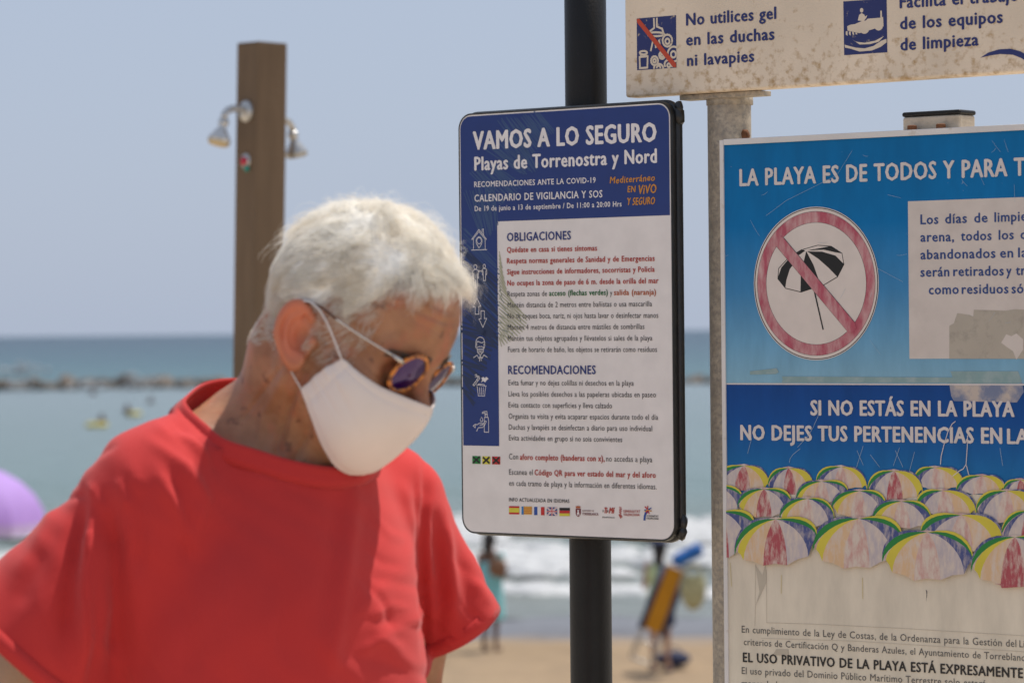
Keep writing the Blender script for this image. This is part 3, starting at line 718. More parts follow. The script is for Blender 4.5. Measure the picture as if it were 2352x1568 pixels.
text(C5, 'Playas de Torrenostra y Nord', 202, 573, 1695, 509, 108, i_wtxt, bold=.036)
text(C5, 'RECOMENDACIONES ANTE LA COVID-19', 198, 711, 1195, 675, 44, i_wtxt, bold=.02)
text(C5, 'CALENDARIO DE VIGILANCIA Y SOS', 200, 830, 1250, 794, 56, i_wtxt, bold=.022)
text(C5, 'De 19 de junio a 13 de septiembre / De 11:00 a 20:00 Hrs', 202, 908, 1408, 869, 41, i_wtxt, bold=.022)
text(C5, 'Mediterráneo', 1312, 682, 1680, 657, 52, i_gold, bold=.028, it=.15, hand=1)
text(C5, 'EN', 1458, 754, 1520, 751, 50, i_gold, bold=.03, it=.1, hand=1); text(C5, 'ViVO', 1542, 770, 1690, 756, 72, i_gold, bold=.03, it=.15, hand=1)
text(C5, 'Y SEGURO', 1452, 860, 1680, 849, 58, i_gold, bold=.032, it=.12, hand=1)
text(C5, 'OBLIGACIONES', 467, 1155, 990, 1140, 68, i_navyt, bold=.026)
for s_, xl, yl, xr, yr in (('Quédate en casa si tienes síntomas', 365, 260, 943, 248), ('Respeta normas generales de Sanidad y de Emergencias', 365, 331, 1313, 314),
                           ('Sigue instrucciones de informadores, socorristas y Policía', 366, 402, 1313, 384), ('No ocupes la zona de paso de 6 m. desde la orilla del mar', 367, 473, 1338, 457)):
    text(C6, s_, xl, yl, xr, yr, 34, i_red, bold=.026)
text(C6, 'Respeta zonas de', 368, 543, 622, 540, 34, i_dark, bold=.0); text(C6, 'acceso (flechas verdes)', 636, 539, 1012, 533, 35, i_green, bold=.026)
text(C6, 'y', 1027, 535, 1042, 535, 34, i_dark, bold=.0); text(C6, 'salida (naranja)', 1053, 534, 1322, 531, 35, i_orr, bold=.026)
for s_, xl, yl, xr, yr in (('Mantén distancia de 2 metros entre bañistas o usa mascarilla', 369, 614, 1297, 606), ('No te toques boca, nariz, ni ojos hasta lavar o desinfectar manos', 369, 684, 1337, 680),
                           ('Mantén 4 metros de distancia entre mástiles de sombrillas', 370, 757, 1248, 752), ('Mantén tus objetos agrupados y llévatelos si sales de la playa', 370, 828, 1299, 826),
                           ('Fuera de horario de baño, los objetos se retirarán como residuos', 371, 900, 1329, 899),
                           ('Evita fumar y no dejes colillas ni desechos en la playa', 374, 1113, 1179, 1116), ('Lleva los posibles desechos a las papeleras ubicadas en paseo', 374, 1185, 1322, 1190),
                           ('Evita contacto con superficies y lleva calzado', 374, 1256, 1040, 1261), ('Organiza tu visita y evita acaparar espacios durante todo el día', 375, 1328, 1336, 1335),
                           ('Duchas y lavapiés se desinfectan a diario para uso individual', 376, 1398, 1298, 1408), ('Evita actividades en grupo si no sois convivientes', 377, 1467, 1105, 1478)):
    text(C6, s_, xl, yl, xr, yr, 34, i_dark, bold=.0)
text(C6, 'RECOMENDACIONES', 373, 1041, 934, 1041, 53, i_navyt, bold=.026)
text(C7, 'Con', 566, 338, 655, 339, 55, i_dark, bold=.0); text(C7, 'aforo completo (banderas con x),', 673, 342, 1487, 357, 55, i_red, bold=.026); text(C7, 'no accedas a playa', 1504, 358, 1947, 366, 55, i_dark, bold=.0)
text(C7, 'Escanea el', 567, 486, 795, 489, 53, i_dark, bold=.0); text(C7, 'Código QR para ver estado del mar y del aforo', 814, 490, 1980, 516, 53, i_red, bold=.026)
text(C7, 'en cada tramo de playa y la información en diferentes idiomas.', 567, 592, 1990, 627, 53, i_dark, bold=.0)
text(C7, 'INFO ACTUALIZADA EN IDIOMAS', 567, 742, 1148, 758, 34, i_dark, bold=.012)
text(C7, 'AJUNTAMENT DE', 1273, 838, 1385, 841, 13, i_maroon, bold=.01); text(C7, 'TORREBLANCA', 1273, 875, 1428, 879, 24, i_maroon, bold=.016)
text(C7, 'x', 1468, 845, 1480, 845, 28, i_dark, bold=.02); text(C7, 'Tí', 1482, 857, 1508, 857, 55, i_red, bold=.04, it=.2, hand=1); text(C7, 'x', 1513, 848, 1527, 848, 28, i_dark, bold=.02); text(C7, 'Mí', 1532, 857, 1578, 857, 55, i_red, bold=.04, it=.2)
text(C7, '#ConPrudencia', 1466, 901, 1584, 905, 14, i_dark, bold=.024)
text(C7, 'GENERALITAT', 1667, 849, 1830, 852, 24, i_red, bold=.014); text(C7, 'VALENCIANA', 1670, 881, 1826, 885, 24, i_red, bold=.014)
text(C7, 'COMUNITAT', 1897, 892, 2008, 894, 17, i_dark, bold=.024); text(C7, 'VALENCIANA', 1893, 915, 2010, 918, 17, i_dark, bold=.024)
def rect(x0, y0, x1, y1, sl=.012): return [(x0, y0), (x1, y0+(x1-x0)*sl), (x1, y1+(x1-x0)*0), (x0, y1-(x1-x0)*sl)]
# flags
def band(x0, y0, x1, y1, a, b_): h_ = y1-y0; return rect(x0, y0+h_*a, x1, y0+h_*b_)
polys(C7, 'printed_flag', [(band(566, 788, 665, 868, 0, 1), i_fyel), (band(566, 788, 665, 868, 0, .24), i_fred), (band(566, 788, 665, 868, .76, 1), i_fred)])
polys(C7, 'printed_flag', [(band(687, 791, 787, 870, 0, 1), i_forange)]+[(band(708, 792, 787, 870, a, a+.1), i_orr) for a in (.12, .34, .56, .78)]+[(rect(687, 791, 708, 870), i_fsky)])
polys(C7, 'printed_flag', [(rect(808, 795, 841, 875), i_fblue), (rect(841, 795, 874, 875), i_white), (rect(874, 797, 908, 876), i_fred)])
x0, y0, x1, y1 = 930, 799, 1030, 881
polys(C7, 'printed_flag', [(rect(x0, y0, x1, y1), i_navyt), ([(x0, y0), (x0+12, y0), (x1, y1-10), (x1, y1), (x1-12, y1), (x0, y0+10)], i_wtxt), ([(x1, y0), (x1, y0+10), (x0+12, y1), (x0, y1), (x0, y1-10), (x1-12, y0)], i_wtxt),
     ([(x0, y0), (x0+6, y0), (x1, y1-4), (x1, y1)], i_fred), ([(x1, y0), (x1-6, y0), (x0, y1-4), (x0, y1)], i_fred),
     ([(974, y0), (988, y0), (988, y1), (974, y1)], i_wtxt), ([(x0, 832), (x1, 833), (x1, 848), (x0, 847)], i_wtxt), ([(977, y0), (985, y0), (985, y1), (977, y1)], i_fred), ([(x0, 835), (x1, 836), (x1, 845), (x0, 844)], i_fred)])
polys(C7, 'printed_flag', [(band(1052, 804, 1153, 885, 0, .34), i_black), (band(1052, 804, 1153, 885, .34, .67), i_fred), (band(1052, 804, 1153, 885, .67, 1), i_fyel)])
for x0, y0, x1, y1, m in ((212, 305, 291, 382, i_fgreen), (307, 308, 386, 386, i_fyel), (402, 310, 481, 388, i_fred)):
    o = polys(C7, 'flag_symbol', [([(x0, y0), (x1, y0+2), (x1, y1), (x0, y1-2)], m)], z=.0004)
    lines(C7, 'cross_mark', [[(x0+12, y0+14), (x1-12, y1-14)], [(x1-12, y0+12), (x0+12, y1-14)]], .0029, i_black, parent=sa)
# crest, emblem, palm
polys(C7, 'emblem', [([(1209, 812), (1258, 813), (1258, 860), (1250, 880), (1233, 892), (1217, 880), (1209, 860)], i_maroon), ([(1213, 808), (1206, 788), (1215, 796), (1219, 783), (1226, 794), (1232, 779), (1238, 794), (1246, 784), (1249, 797), (1259, 789), (1252, 809)], i_orr),
     ([(1222, 880), (1222, 850), (1228, 850), (1228, 838), (1223, 826), (1244, 826), (1239, 838), (1239, 850), (1245, 850), (1245, 880), (1238, 880), (1238, 865), (1229, 865), (1229, 880)], i_wtxt)])
lines(C7, 'emblem', [[(1628, 796), (1650, 800), (1640, 812), (1655, 820), (1630, 826), (1652, 836), (1628, 848), (1650, 856), (1634, 862)], [(1632, 804), (1634, 850)], [(1645, 806), (1644, 856)]], .0006, i_red)
lines(C7, 'emblem', [[(1626, 870), (1642, 905)], [(1634, 868), (1650, 900)], [(1643, 868), (1657, 892)]], .0011, i_red)
lines(C7, 'palm_emblem', [[(1903, 838), (1884, 860), (1876, 885), (1873, 918)]], .0034, i_fblue)
lines(C7, 'palm_emblem', [[(1880, 795), (1905, 820), (1918, 860)], [(1906, 790), (1902, 830), (1893, 852)]], .0016, i_fred, z=.0008)
lines(C7, 'palm_emblem', [[(1938, 808), (1905, 824)], [(1875, 828), (1905, 822)]], .0014, i_fblue, z=.0009)
lines(C7, 'palm_emblem', [[(1878, 840), (1905, 824), (1940, 836)]], .0014, i_gold, z=.001)
# pictograms of the left column
LW = .00085
pc = []
pc.append([[(71, 220), (175, 217)], [(85, 219), (85, 150)], [(164, 217), (164, 150)], [(72, 150), (122, 82), (174, 148)], [(79, 150), (122, 96), (166, 148)], [(143, 105), (143, 82), (153, 79), (153, 124)], arc(123, 158, 15, 21, 0, 360, 16), [(123, 207), (104, 175), (103, 155), (110, 138), (123, 130), (136, 138), (144, 155), (142, 175), (123, 207)]])
pc.append([arc(98, 333, 10, 15, 0, 360), [(88, 352), (108, 350), (119, 362), (119, 408), (113, 408), (112, 375)], [(88, 352), (78, 364), (78, 408), (84, 410), (85, 375)], [(85, 375), (87, 440), (90, 474), (97, 474), (98, 420), (100, 474), (108, 472), (110, 440), (112, 375)],
           [(123, 356), (118, 361), (123, 366)], [(139, 355), (144, 360), (139, 365)], [(126, 361), (136, 360)],
           arc(158, 328, 8, 13, 0, 360), [(150, 344), (166, 343), (174, 352), (174, 385), (169, 385)], [(150, 344), (145, 354), (145, 386), (149, 388)], [(150, 360), (152, 425), (158, 426), (166, 424), (168, 358)]])
pc.append([[(108, 541), (134, 597), (121, 598), (121, 650), (97, 651), (97, 600), (83, 601), (108, 541)], [(136, 628), (159, 628), (159, 680), (174, 678), (149, 739), (122, 682), (136, 682), (136, 628)]])
pc.append([arc(131, 845, 30, 41, 185, 355, 16), [(101, 838), (100, 870), (105, 880)], [(161, 838), (161, 868), (157, 880)], [(108, 868), (112, 905), (131, 925), (151, 903), (154, 866)], [(113, 872), (122, 868), (141, 868), (150, 872)], [(113, 884), (149, 884)], [(113, 894), (148, 894)], [(116, 906), (146, 906)], [(105, 850), (112, 832), (140, 843), (157, 835)],
           [(86, 942), (110, 925), (122, 948), (131, 930), (143, 948), (155, 923), (178, 940)], [(126, 965), (129, 935), (134, 935), (137, 963)], [(108, 862), (106, 845)], [(155, 860), (157, 845)]])
pc.append([[(82, 1125), (122, 1072), (129, 1080), (89, 1131), (82, 1125)], [(107, 1085), (115, 1096)], [(95, 1060), (103, 1054), (112, 1065), (124, 1068)], [(98, 1072), (106, 1066), (114, 1076)], [(106, 1124), (172, 1133)], [(110, 1133), (118, 1198), (160, 1200), (167, 1136)], [(125, 1142), (129, 1190)], [(138, 1142), (139, 1192)], [(152, 1142), (150, 1190)], [(118, 1124), (120, 1118), (158, 1122), (159, 1130)]])
pc.append([[(144, 1316), (146, 1308), (156, 1304), (176, 1303), (176, 1322), (164, 1322), (164, 1312), (144, 1316)], [(160, 1324), (180, 1324)], [(164, 1324), (164, 1340)], [(178, 1324), (178, 1340)], [(158, 1441), (158, 1362), (160, 1342), (184, 1342), (187, 1362), (187, 1443), (158, 1441)], [(140, 1340), (131, 1358), (134, 1370), (145, 1370), (149, 1358), (140, 1340)],
           [(83, 1400), (97, 1389), (110, 1392), (125, 1382), (150, 1384), (150, 1392), (128, 1396)], [(150, 1388), (165, 1366), (172, 1370), (160, 1395), (148, 1410), (118, 1412), (106, 1436)], [(97, 1389), (97, 1412), (84, 1400)]])
for k in pc: lines(D6, 'pictogram', k, LW, i_wtxt, z=.0007)
polys(D6, 'pictogram', [([(138, 1078), (150, 1072), (162, 1080), (170, 1070), (186, 1084), (172, 1095), (163, 1108), (150, 1098), (136, 1108), (143, 1094)], i_wtxt)])

# ---- weathered metal
def weathered(name, base, stain, scale=18, thr=(.5, .72), stretch=(1, 1, 1), rough=.6, bump=.2, metal=0, speck=True):
    m = pm(name, base, rough=rough, var=.1, scale=7, bump=bump, bscale=300, dirt=stain, dscale=scale, dthr=thr, stretch=stretch, metal=metal)
    return m
# ---- C. beige board on the round grey pole
m_beige = weathered('beige_enamel', (.70, .585, .45), (.50, .35, .20), 26, (.64, .95))
n = m_beige.node_tree.nodes; l = m_beige.node_tree.links; b = n['Principled BSDF']
src = b.inputs['Base Color'].links[0].from_socket
tc = n.new('ShaderNodeTexCoord'); sx = n.new('ShaderNodeSeparateXYZ'); l.new(tc.outputs['Object'], sx.inputs[0])
nn_ = n.new('ShaderNodeTexNoise'); nn_.inputs['Scale'].default_value = 75; nn_.inputs['Detail'].default_value = 7; nn_.inputs['Roughness'].default_value = .62; l.new(tc.outputs['Object'], nn_.inputs['Vector'])
m_galv = pm('galvanised_steel', (.43, .365, .28), rough=.62, var=.18, scale=60, bump=.25, bscale=350, dirt=(.26, .235, .20), dscale=150, dthr=(.42, .66), metal=.1)
DPB = 4.74
MC = sign_matrix(1672, 110, DPB-.06, .82)
sc_ = empty('beach_rules_sign', mat=MC); tag(sc_, 'rust-flecked beige rules board at the top right on a round grey pole', 'sign'); PC = Plane(MC, sc_)
C8 = Crop(PC, 2300, 0, 1.5038)
vb = (C8.uv(88, 553)[1]+C8.uv(2352, 412)[1])/2; uL = C8.uv(86, 300)[0]
wC = 1.02; hC = .58; dC = .028
# board: front sheet and folded returns
mb = MB(); mb.box(uL, uL+wC, vb, vb+hC, -dC, 0); o = mb.build('board', m_beige, sc_, bevel=.004)
mb = MB(); mb.box(C8.uv(362, 540)[0], C8.uv(822, 540)[0], vb-.0075, vb-.0005, -dC-.012, -dC+.014); mb.build('mounting_rail', m_galv, sc_, bevel=.001)
# edge rust: blend towards the bottom edge (a stain with its own shape)
er = n.new('ShaderNodeMapRange'); er.inputs['From Min'].default_value = vb+.10; er.inputs['From Max'].default_value = vb+.004
l.new(sx.outputs['Y'], er.inputs['Value'])
aa = n.new('ShaderNodeMath'); aa.operation = 'MULTIPLY_ADD'; aa.inputs[1].default_value = .13; l.new(er.outputs[0], aa.inputs[0]); l.new(nn_.outputs['Fac'], aa.inputs[2])
nm2 = n.new('ShaderNodeMapRange'); nm2.inputs['From Min'].default_value = .60; nm2.inputs['From Max'].default_value = .80; l.new(aa.outputs[0], nm2.inputs['Value'])
dm = n.new('ShaderNodeMix'); dm.data_type = 'RGBA'; dm.inputs['B'].default_value = (.42, .28, .14, 1); l.new(nm2.outputs[0], dm.inputs['Factor']); l.new(src, dm.inputs['A']); l.new(dm.outputs['Result'], b.inputs['Base Color'])
# speckle on the blue pictograms and letters
i_oldblue = ink('worn_navy', (.018, .028, .13), dirt=(.42, .34, .24), dscale=90, dthr=(.62, .70)); i_oldblue2 = ink('worn_navy_text', (.02, .03, .14), dirt=(.3, .24, .2), dscale=110, dthr=(.66, .78))
i_beige = ink('beige_reserve', (.66, .56, .44)); i_orange = ink('red_slash', (.48, .06, .025), dirt=(.5, .4, .3), dscale=80, dthr=(.66, .74))
text(C8, 'No utilices gel', 438, 146, 945, 108, 66, i_oldblue2, bold=.034); text(C8, 'en las duchas', 438, 260, 935, 226, 66, i_oldblue2, bold=.034); text(C8, 'ni lavapies', 443, 376, 820, 350, 64, i_oldblue2, bold=.034)
text(C8, 'Facilita el trabajo', 1650, 48, 2320, 5, 70, i_oldblue2, bold=.034); text(C8, 'de los equipos', 1652, 168, 2230, 130, 68, i_oldblue2, bold=.034); text(C8, 'de limpieza', 1654, 288, 2093, 258, 68, i_oldblue2, bold=.034)
polys(C8, 'pictogram', [([(155, 107), (378, 88), (380, 385), (157, 400)], i_oldblue)], z=.0003)
wl_ = .0028
lines(C8, 'pictogram', [[(253, 108), (255, 160), (232, 178), (222, 205)], [(270, 106), (270, 152), (300, 165), (308, 190)], arc(266, 196, 46, 11, 0, 360, 16), [(248, 232), (236, 288)], [(261, 236), (264, 270)], [(282, 230), (292, 275)],
   arc(330, 232, 27, 34, 0, 360, 16), arc(330, 236, 12, 15, 0, 360), arc(366, 308, 34, 42, 60, 300, 16), arc(364, 310, 14, 18, 0, 360), arc(300, 315, 17, 20, 0, 360), arc(300, 317, 7, 9, 0, 360), arc(257, 346, 20, 25, 0, 360), arc(257, 346, 8, 10, 0, 360),
   arc(336, 366, 22, 24, 150, 390, 12), arc(338, 372, 9, 10, 0, 360), arc(280, 388, 26, 24, 180, 360, 12), arc(280, 385, 10, 10, 180, 360)], wl_, i_beige, z=.0006)
lines(C8, 'pictogram', [[(172, 325), (218, 320), (216, 385), (174, 388), (172, 325)], arc(194, 301, 21, 10, 0, 360, 14), [(180, 312), (180, 322)], [(208, 310), (208, 320)]], wl_, i_beige, z=.0006)
polys(C8, 'red_slash', [([(155, 112), (170, 106), (380, 362), (380, 384), (362, 382), (160, 132)], i_orange)], z=.0009)
polys(C8, 'pictogram', [([(1327, 10), (1573, -6), (1577, 298), (1332, 315)], i_oldblue)], z=.0003)
polys(C8, 'pictogram', [([(1350, 150), (1352, 175), (1420, 190), (1520, 160), (1556, 152), (1554, 98), (1548, 100), (1546, 62), (1538, 62), (1538, 102), (1466, 108), (1456, 118), (1430, 122), (1395, 138), (1368, 142)], i_beige),
   (arc(1447, 158, 30, 36, 0, 360, 18)[:-1], i_beige), (arc(1528, 150, 24, 25, 0, 360, 16)[:-1], i_beige),
   (arc(1432, 60, 10, 13, 0, 360, 12)[:-1], i_beige), ([(1410, 118), (1418, 86), (1432, 76), (1446, 84), (1452, 95), (1464, 88), (1458, 104), (1444, 122)], i_beige),
   ([(1342, 180), (1352, 178), (1352, 205), (1342, 198)], i_beige), ([(1360, 180), (1370, 180), (1370, 204), (1360, 196)], i_beige), ([(1379, 182), (1388, 184), (1390, 202), (1380, 196)], i_beige), ([(1396, 186), (1406, 188), (1408, 198), (1398, 196)], i_beige),
   ([(1380, 226), (1400, 238), (1450, 244), (1510, 232), (1560, 205), (1530, 238), (1480, 252), (1420, 254)], i_beige),
   ([(1335, 255), (1360, 262), (1400, 272), (1450, 276), (1500, 262), (1545, 232), (1573, 222), (1574, 242), (1540, 268), (1490, 288), (1420, 294), (1370, 278), (1338, 272)], i_beige)], z=.0005)
polys(C8, 'wave_mark', [([(2105, 329), (2150, 300), (2210, 282), (2275, 278), (2330, 292), (2380, 318), (2380, 360), (2340, 332), (2290, 312), (2220, 308), (2160, 316)], i_oldblue2)])
# pole B (round, weathered) carrying the beige board
inv = MC.inverted(); wb = [Vector(W(1672+.0, -40, DPB)), Vector(W(1688, 1568, DPB))]
d_ = (wb[0]-wb[1]).normalized(); g = wb[1]+d_*((0-wb[1].z)/d_.z); tp = wb[0]
mb = MB(); mb.tube([inv@(g+(tp-g)*t) for t in np.linspace(0, 1, 12)], .0303, 40); mb.build('pole', m_galv, sc_, True)
c = inv@Vector(W(1676, 232, DPB))
mb = MB(); mb.tube([c+Vector((0, -.006, 0)), c+Vector((0, .008, 0))], .0325, 32); mb.build('pole_clamp', m_galv, sc_, True)
m_rust = pm('rust', (.15, .06, .025), rough=.9, var=.35, scale=60, bump=.5, bscale=200)
c = inv@Vector(W(1705, 308, DPB-.03))
bm = bmesh.new(); bmesh.ops.create_icosphere(bm, subdivisions=2, radius=.006)
for v in bm.verts: v.co *= 1+rs.uniform(-.2, .2); v.co.y *= 1.5
me = bpy.data.meshes.new('rust_scab'); bm.to_mesh(me); bm.free(); o = link('rust_scab', me, m_rust, sc_, True); o.location = inv@(Vector(W(1712, 312, DPB-.024)))

# ---- B. blue notice board on a rectangular post
DBB = 4.665
MBm = sign_matrix(1690, 760, DBB, .795)
sb = empty('beach_notice_board', mat=MBm); tag(sb, 'large blue notice board with crossed-out umbrella and rows of printed parasols', 'sign'); PB = Plane(MBm, sb)
D1 = Crop(PB, 2650, 400, 1.5684); D2c = Crop(PB, 2650, 1400, 1.9374); D3 = Crop(PB, 2650, 2200, 1.9374)
u0 = PB.uv(1658, 760)[0]; vt_ = (PB.uv(1658, 321)[1]+PB.uv(2352, 286)[1])/2
wB = .70; hB = 1.16; vbot = vt_-hB
m_wframe = weathered('white_frame', (.66, .63, .60), (.45, .36, .25), 40, (.6, .8), rough=.45)
mb = MB(); mb.box(u0, u0+wB, vbot, vt_, -.022, -.0022); mb.build('tray', m_wframe, sb, bevel=.003)
# the printed sheet: gradients are ink
def sheetmat():
    m, n, l, b = newmat('printed_sheet')
    tc = n.new('ShaderNodeTexCoord'); sx = n.new('ShaderNodeSeparateXYZ'); l.new(tc.outputs['Object'], sx.inputs[0])
    vs = lambda y: PB.uv(1700, y)[1]
    ytop_, ymid, ybot = vs(325), vs(881), vs(1568)
    def ramp(a, b_, stops):
        mr = n.new('ShaderNodeMapRange'); mr.inputs['From Min'].default_value = a; mr.inputs['From Max'].default_value = b_; l.new(sx.outputs['Y'], mr.inputs['Value'])
        r = n.new('ShaderNodeValToRGB'); l.new(mr.outputs[0], r.inputs[0]); e = r.color_ramp.elements
        e[0].position = stops[0][0]; e[0].color = (*stops[0][1], 1); e[1].position = stops[-1][0]; e[1].color = (*stops[-1][1], 1)
        for p, c in stops[1:-1]: q = e.new(p); q.color = (*c, 1)
        return r.outputs[0]
    up = ramp(ytop_, ymid, [(0, (.0, .135, .345)), (.35, (.0, .155, .40)), (.62, (.05, .23, .46)), (.82, (.14, .34, .52)), (1, (.23, .42, .53))])
    lo = ramp(ymid, ybot, [(0, (.006, .055, .23)), (.12, (.006, .075, .29)), (.30, (.012, .15, .38)), (.40, (.04, .21, .42)), (.46, (.25, .33, .40))])
    sand = ramp(ymid, ybot, [(0, (.70, .61, .48)), (.6, (.68, .60, .48)), (1, (.71, .64, .51))])
    gt = n.new('ShaderNodeMath'); gt.operation = 'GREATER_THAN'; gt.inputs[1].default_value = ymid; l.new(sx.outputs['Y'], gt.inputs[0])
    m1 = n.new('ShaderNodeMix'); m1.data_type = 'RGBA'; l.new(gt.outputs[0], m1.inputs['Factor']); l.new(lo, m1.inputs['A']); l.new(up, m1.inputs['B'])
    lt = n.new('ShaderNodeMath'); lt.operation = 'LESS_THAN'; lt.inputs[1].default_value = vs(1190); l.new(sx.outputs['Y'], lt.inputs[0])
    m2 = n.new('ShaderNodeMix'); m2.data_type = 'RGBA'; l.new(lt.outputs[0], m2.inputs['Factor']); l.new(m1.outputs['Result'], m2.inputs['A']); l.new(sand, m2.inputs['B'])
    # sun-bleach, water marks and grime
    mp = n.new('ShaderNodeMapping'); mp.inputs['Scale'].default_value = (26, 7, 1); l.new(tc.outputs['Object'], mp.inputs['Vector'])
    nz = n.new('ShaderNodeTexNoise'); nz.inputs['Scale'].default_value = 1; nz.inputs['Detail'].default_value = 10; nz.inputs['Roughness'].default_value = .65; l.new(mp.outputs[0], nz.inputs['Vector'])
    mr = n.new('ShaderNodeMapRange'); mr.inputs['From Min'].default_value = .3; mr.inputs['From Max'].default_value = .75; mr.inputs['To Min'].default_value = .86; mr.inputs['To Max'].default_value = 1.12; l.new(nz.outputs['Fac'], mr.inputs['Value'])
    sc2 = n.new('ShaderNodeVectorMath'); sc2.operation = 'SCALE'; l.new(m2.outputs['Result'], sc2.inputs[0]); l.new(mr.outputs[0], sc2.inputs['Scale'])
    n5 = n.new('ShaderNodeTexNoise'); n5.inputs['Scale'].default_value = 140; n5.inputs['Detail'].default_value = 3; l.new(tc.outputs['Object'], n5.inputs['Vector'])
    m5 = n.new('ShaderNodeMapRange'); m5.inputs['From Min'].default_value = .73; m5.inputs['From Max'].default_value = .80; m5.inputs['To Max'].default_value = .6; l.new(n5.outputs['Fac'], m5.inputs['Value'])
    m3 = n.new('ShaderNodeMix'); m3.data_type = 'RGBA'; m3.inputs['B'].default_value = (.40, .42, .44, 1); l.new(m5.outputs[0], m3.inputs['Factor']); l.new(sc2.outputs[0], m3.inputs['A'])
    l.new(m3.outputs['Result'], b.inputs['Base Color']); b.inputs['Roughness'].default_value = .5; b.inputs['Specular IOR Level'].default_value = .16
    return m
m_sheet = sheetmat()
mb = MB(); mb.box(u0+.0065, u0+wB-.0065, vbot+.0065, vt_-.0072, -.0021, 0); mb.build('printed_sheet', m_sheet, sb)
vm = (D2c.uv(163, 92)[1]+D2c.uv(2352, 98)[1])/2
i_ww = ink('worn_white', (.62, .56, .53), dirt=(.5, .46, .42), dscale=50, dthr=(.55, .8))
me = bpy.data.meshes.new('dividing_line'); me.from_pydata([(u0+.007, vm-.001, .0004), (u0+wB-.007, vm-.001, .0004), (u0+wB-.007, vm+.001, .0004), (u0+.007, vm+.001, .0004)], [], [(0, 1, 2, 3)]); link('dividing_line', me, i_ww, sb)
text(D1, 'LA PLAYA ES DE TODOS Y PARA TODOS', 225, 473, 2236, 398, 97, i_ww, bold=.032)
text(D2c, 'SI NO ESTÁS EN LA PLAYA', 797, 320, 2280, 331, 106, i_ww, bold=.040)
text(D2c, 'NO DEJES TUS PERTENENCIAS EN', 285, 500, 2190, 527, 106, i_ww, bold=.040); text(D2c, 'LA', 2235, 528, 2385, 530, 106, i_ww, bold=.040)
# white text box
vA = (D1.uv(1222, 563)[1]+D1.uv(1904, 541)[1])/2; vB_ = D1.uv(1222, 1495)[1]; uA = D1.uv(1222, 1000)[0]
i_box = ink('box_white', (.60, .53, .475), dirt=(.52, .45, .40), dscale=12, dthr=(.5, .8))
me = bpy.data.meshes.new('text_box'); me.from_pydata([(uA, vB_, .0003), (u0+wB-.03, vB_, .0003), (u0+wB-.03, vA, .0003), (uA, vA, .0003)], [], [(0, 1, 2, 3)]); link('text_box', me, i_box, sb)
i_bt = ink('box_text_navy', (.02, .055, .20))
for s_, xl, yl, xr, yr in (('Los', 1294, 700, 1397, 697), ('días', 1440, 695, 1566, 691), ('de', 1612, 690, 1688, 687), ('limpieza', 1732, 686, 1990, 676),
    ('arena,', 1294, 803, 1490, 800), ('todos', 1533, 797, 1712, 793), ('los', 1757, 791, 1843, 788), ('objetos', 1886, 787, 2120, 780),
    ('abandonados', 1294, 907, 1735, 898), ('en', 1765, 897, 1840, 896), ('la', 1872, 895, 1925, 893),
    ('serán', 1294, 1010, 1462, 1007), ('retirados', 1488, 1006, 1784, 1002), ('y', 1802, 1001, 1830, 1001), ('tratados', 1858, 1000, 2120, 996),
    ('como', 1343, 1114, 1518, 1111), ('residuos', 1538, 1111, 1812, 1108), ('sólidos', 1833, 1108, 2060, 1104)):
    text(D1, s_, xl, yl, xr, yr, 56, i_bt, bold=.026)
# prohibition disc
ccx, ccy = 676, 1050
i_bred = ink('bleached_red', (.40, .075, .11), dirt=(.58, .38, .36), dscale=34, dthr=(.40, .68), stretch=(1.6, .5, 1))
E = lambda rx, ry, n=64: arc(ccx, ccy, rx, ry, 0, 360, n)[:-1]
i_fw = ink('faded_white', (.66, .58, .52))
polys(D1, 'prohibition_disc', [(E(370, 454), i_ww), (E(366, 449), i_black), (E(361, 444), i_fw), (E(350, 427), i_dark), (E(348, 425), i_bred), (E(297, 362), i_dark), (E(295, 360), i_fw)], z=.0005)
polys(D1, 'printed_umbrella', [([(550, 882), (600, 846), (685, 822), (765, 828), (830, 870), (842, 938), (803, 1013), (720, 1062), (640, 1086), (586, 1103), (493, 1080), (447, 1023), (452, 960), (500, 908)], i_black),
   ([(554, 884), (602, 850), (685, 826), (763, 832), (827, 872), (838, 937), (800, 1009), (718, 1058), (640, 1082), (586, 1098), (495, 1076), (451, 1022), (456, 962), (503, 911)], i_fw),
   ([(532, 905), (505, 914), (470, 955), (447, 1022), (493, 1078), (500, 1030), (520, 965), (552, 922)], i_black),
   ([(617, 858), (600, 930), (585, 1000), (583, 1098), (590, 1102), (640, 1085), (692, 1030), (660, 940)], i_black),
   ([(622, 860), (690, 905), (752, 960), (803, 1013), (840, 935), (790, 885), (710, 862)], i_black),
   ([(620, 855), (660, 847), (720, 850), (790, 866), (830, 872), (800, 850), (762, 829), (715, 838)], i_black),
   ([(612, 856), (590, 848), (556, 868), (545, 888), (578, 880)], i_black),
   ([(661, 1095), (669, 1092), (721, 1322), (714, 1325)], i_black)], z=.00075)
polys(D1, 'red_slash', [([(441, 832), (486, 780), (906, 1279), (859, 1332)], i_dark), ([(430, 815), (440, 790), (462, 765), (484, 782), (904, 1280), (915, 1310), (900, 1335), (875, 1345), (858, 1329), (443, 832)], i_bred)], z=.0011)
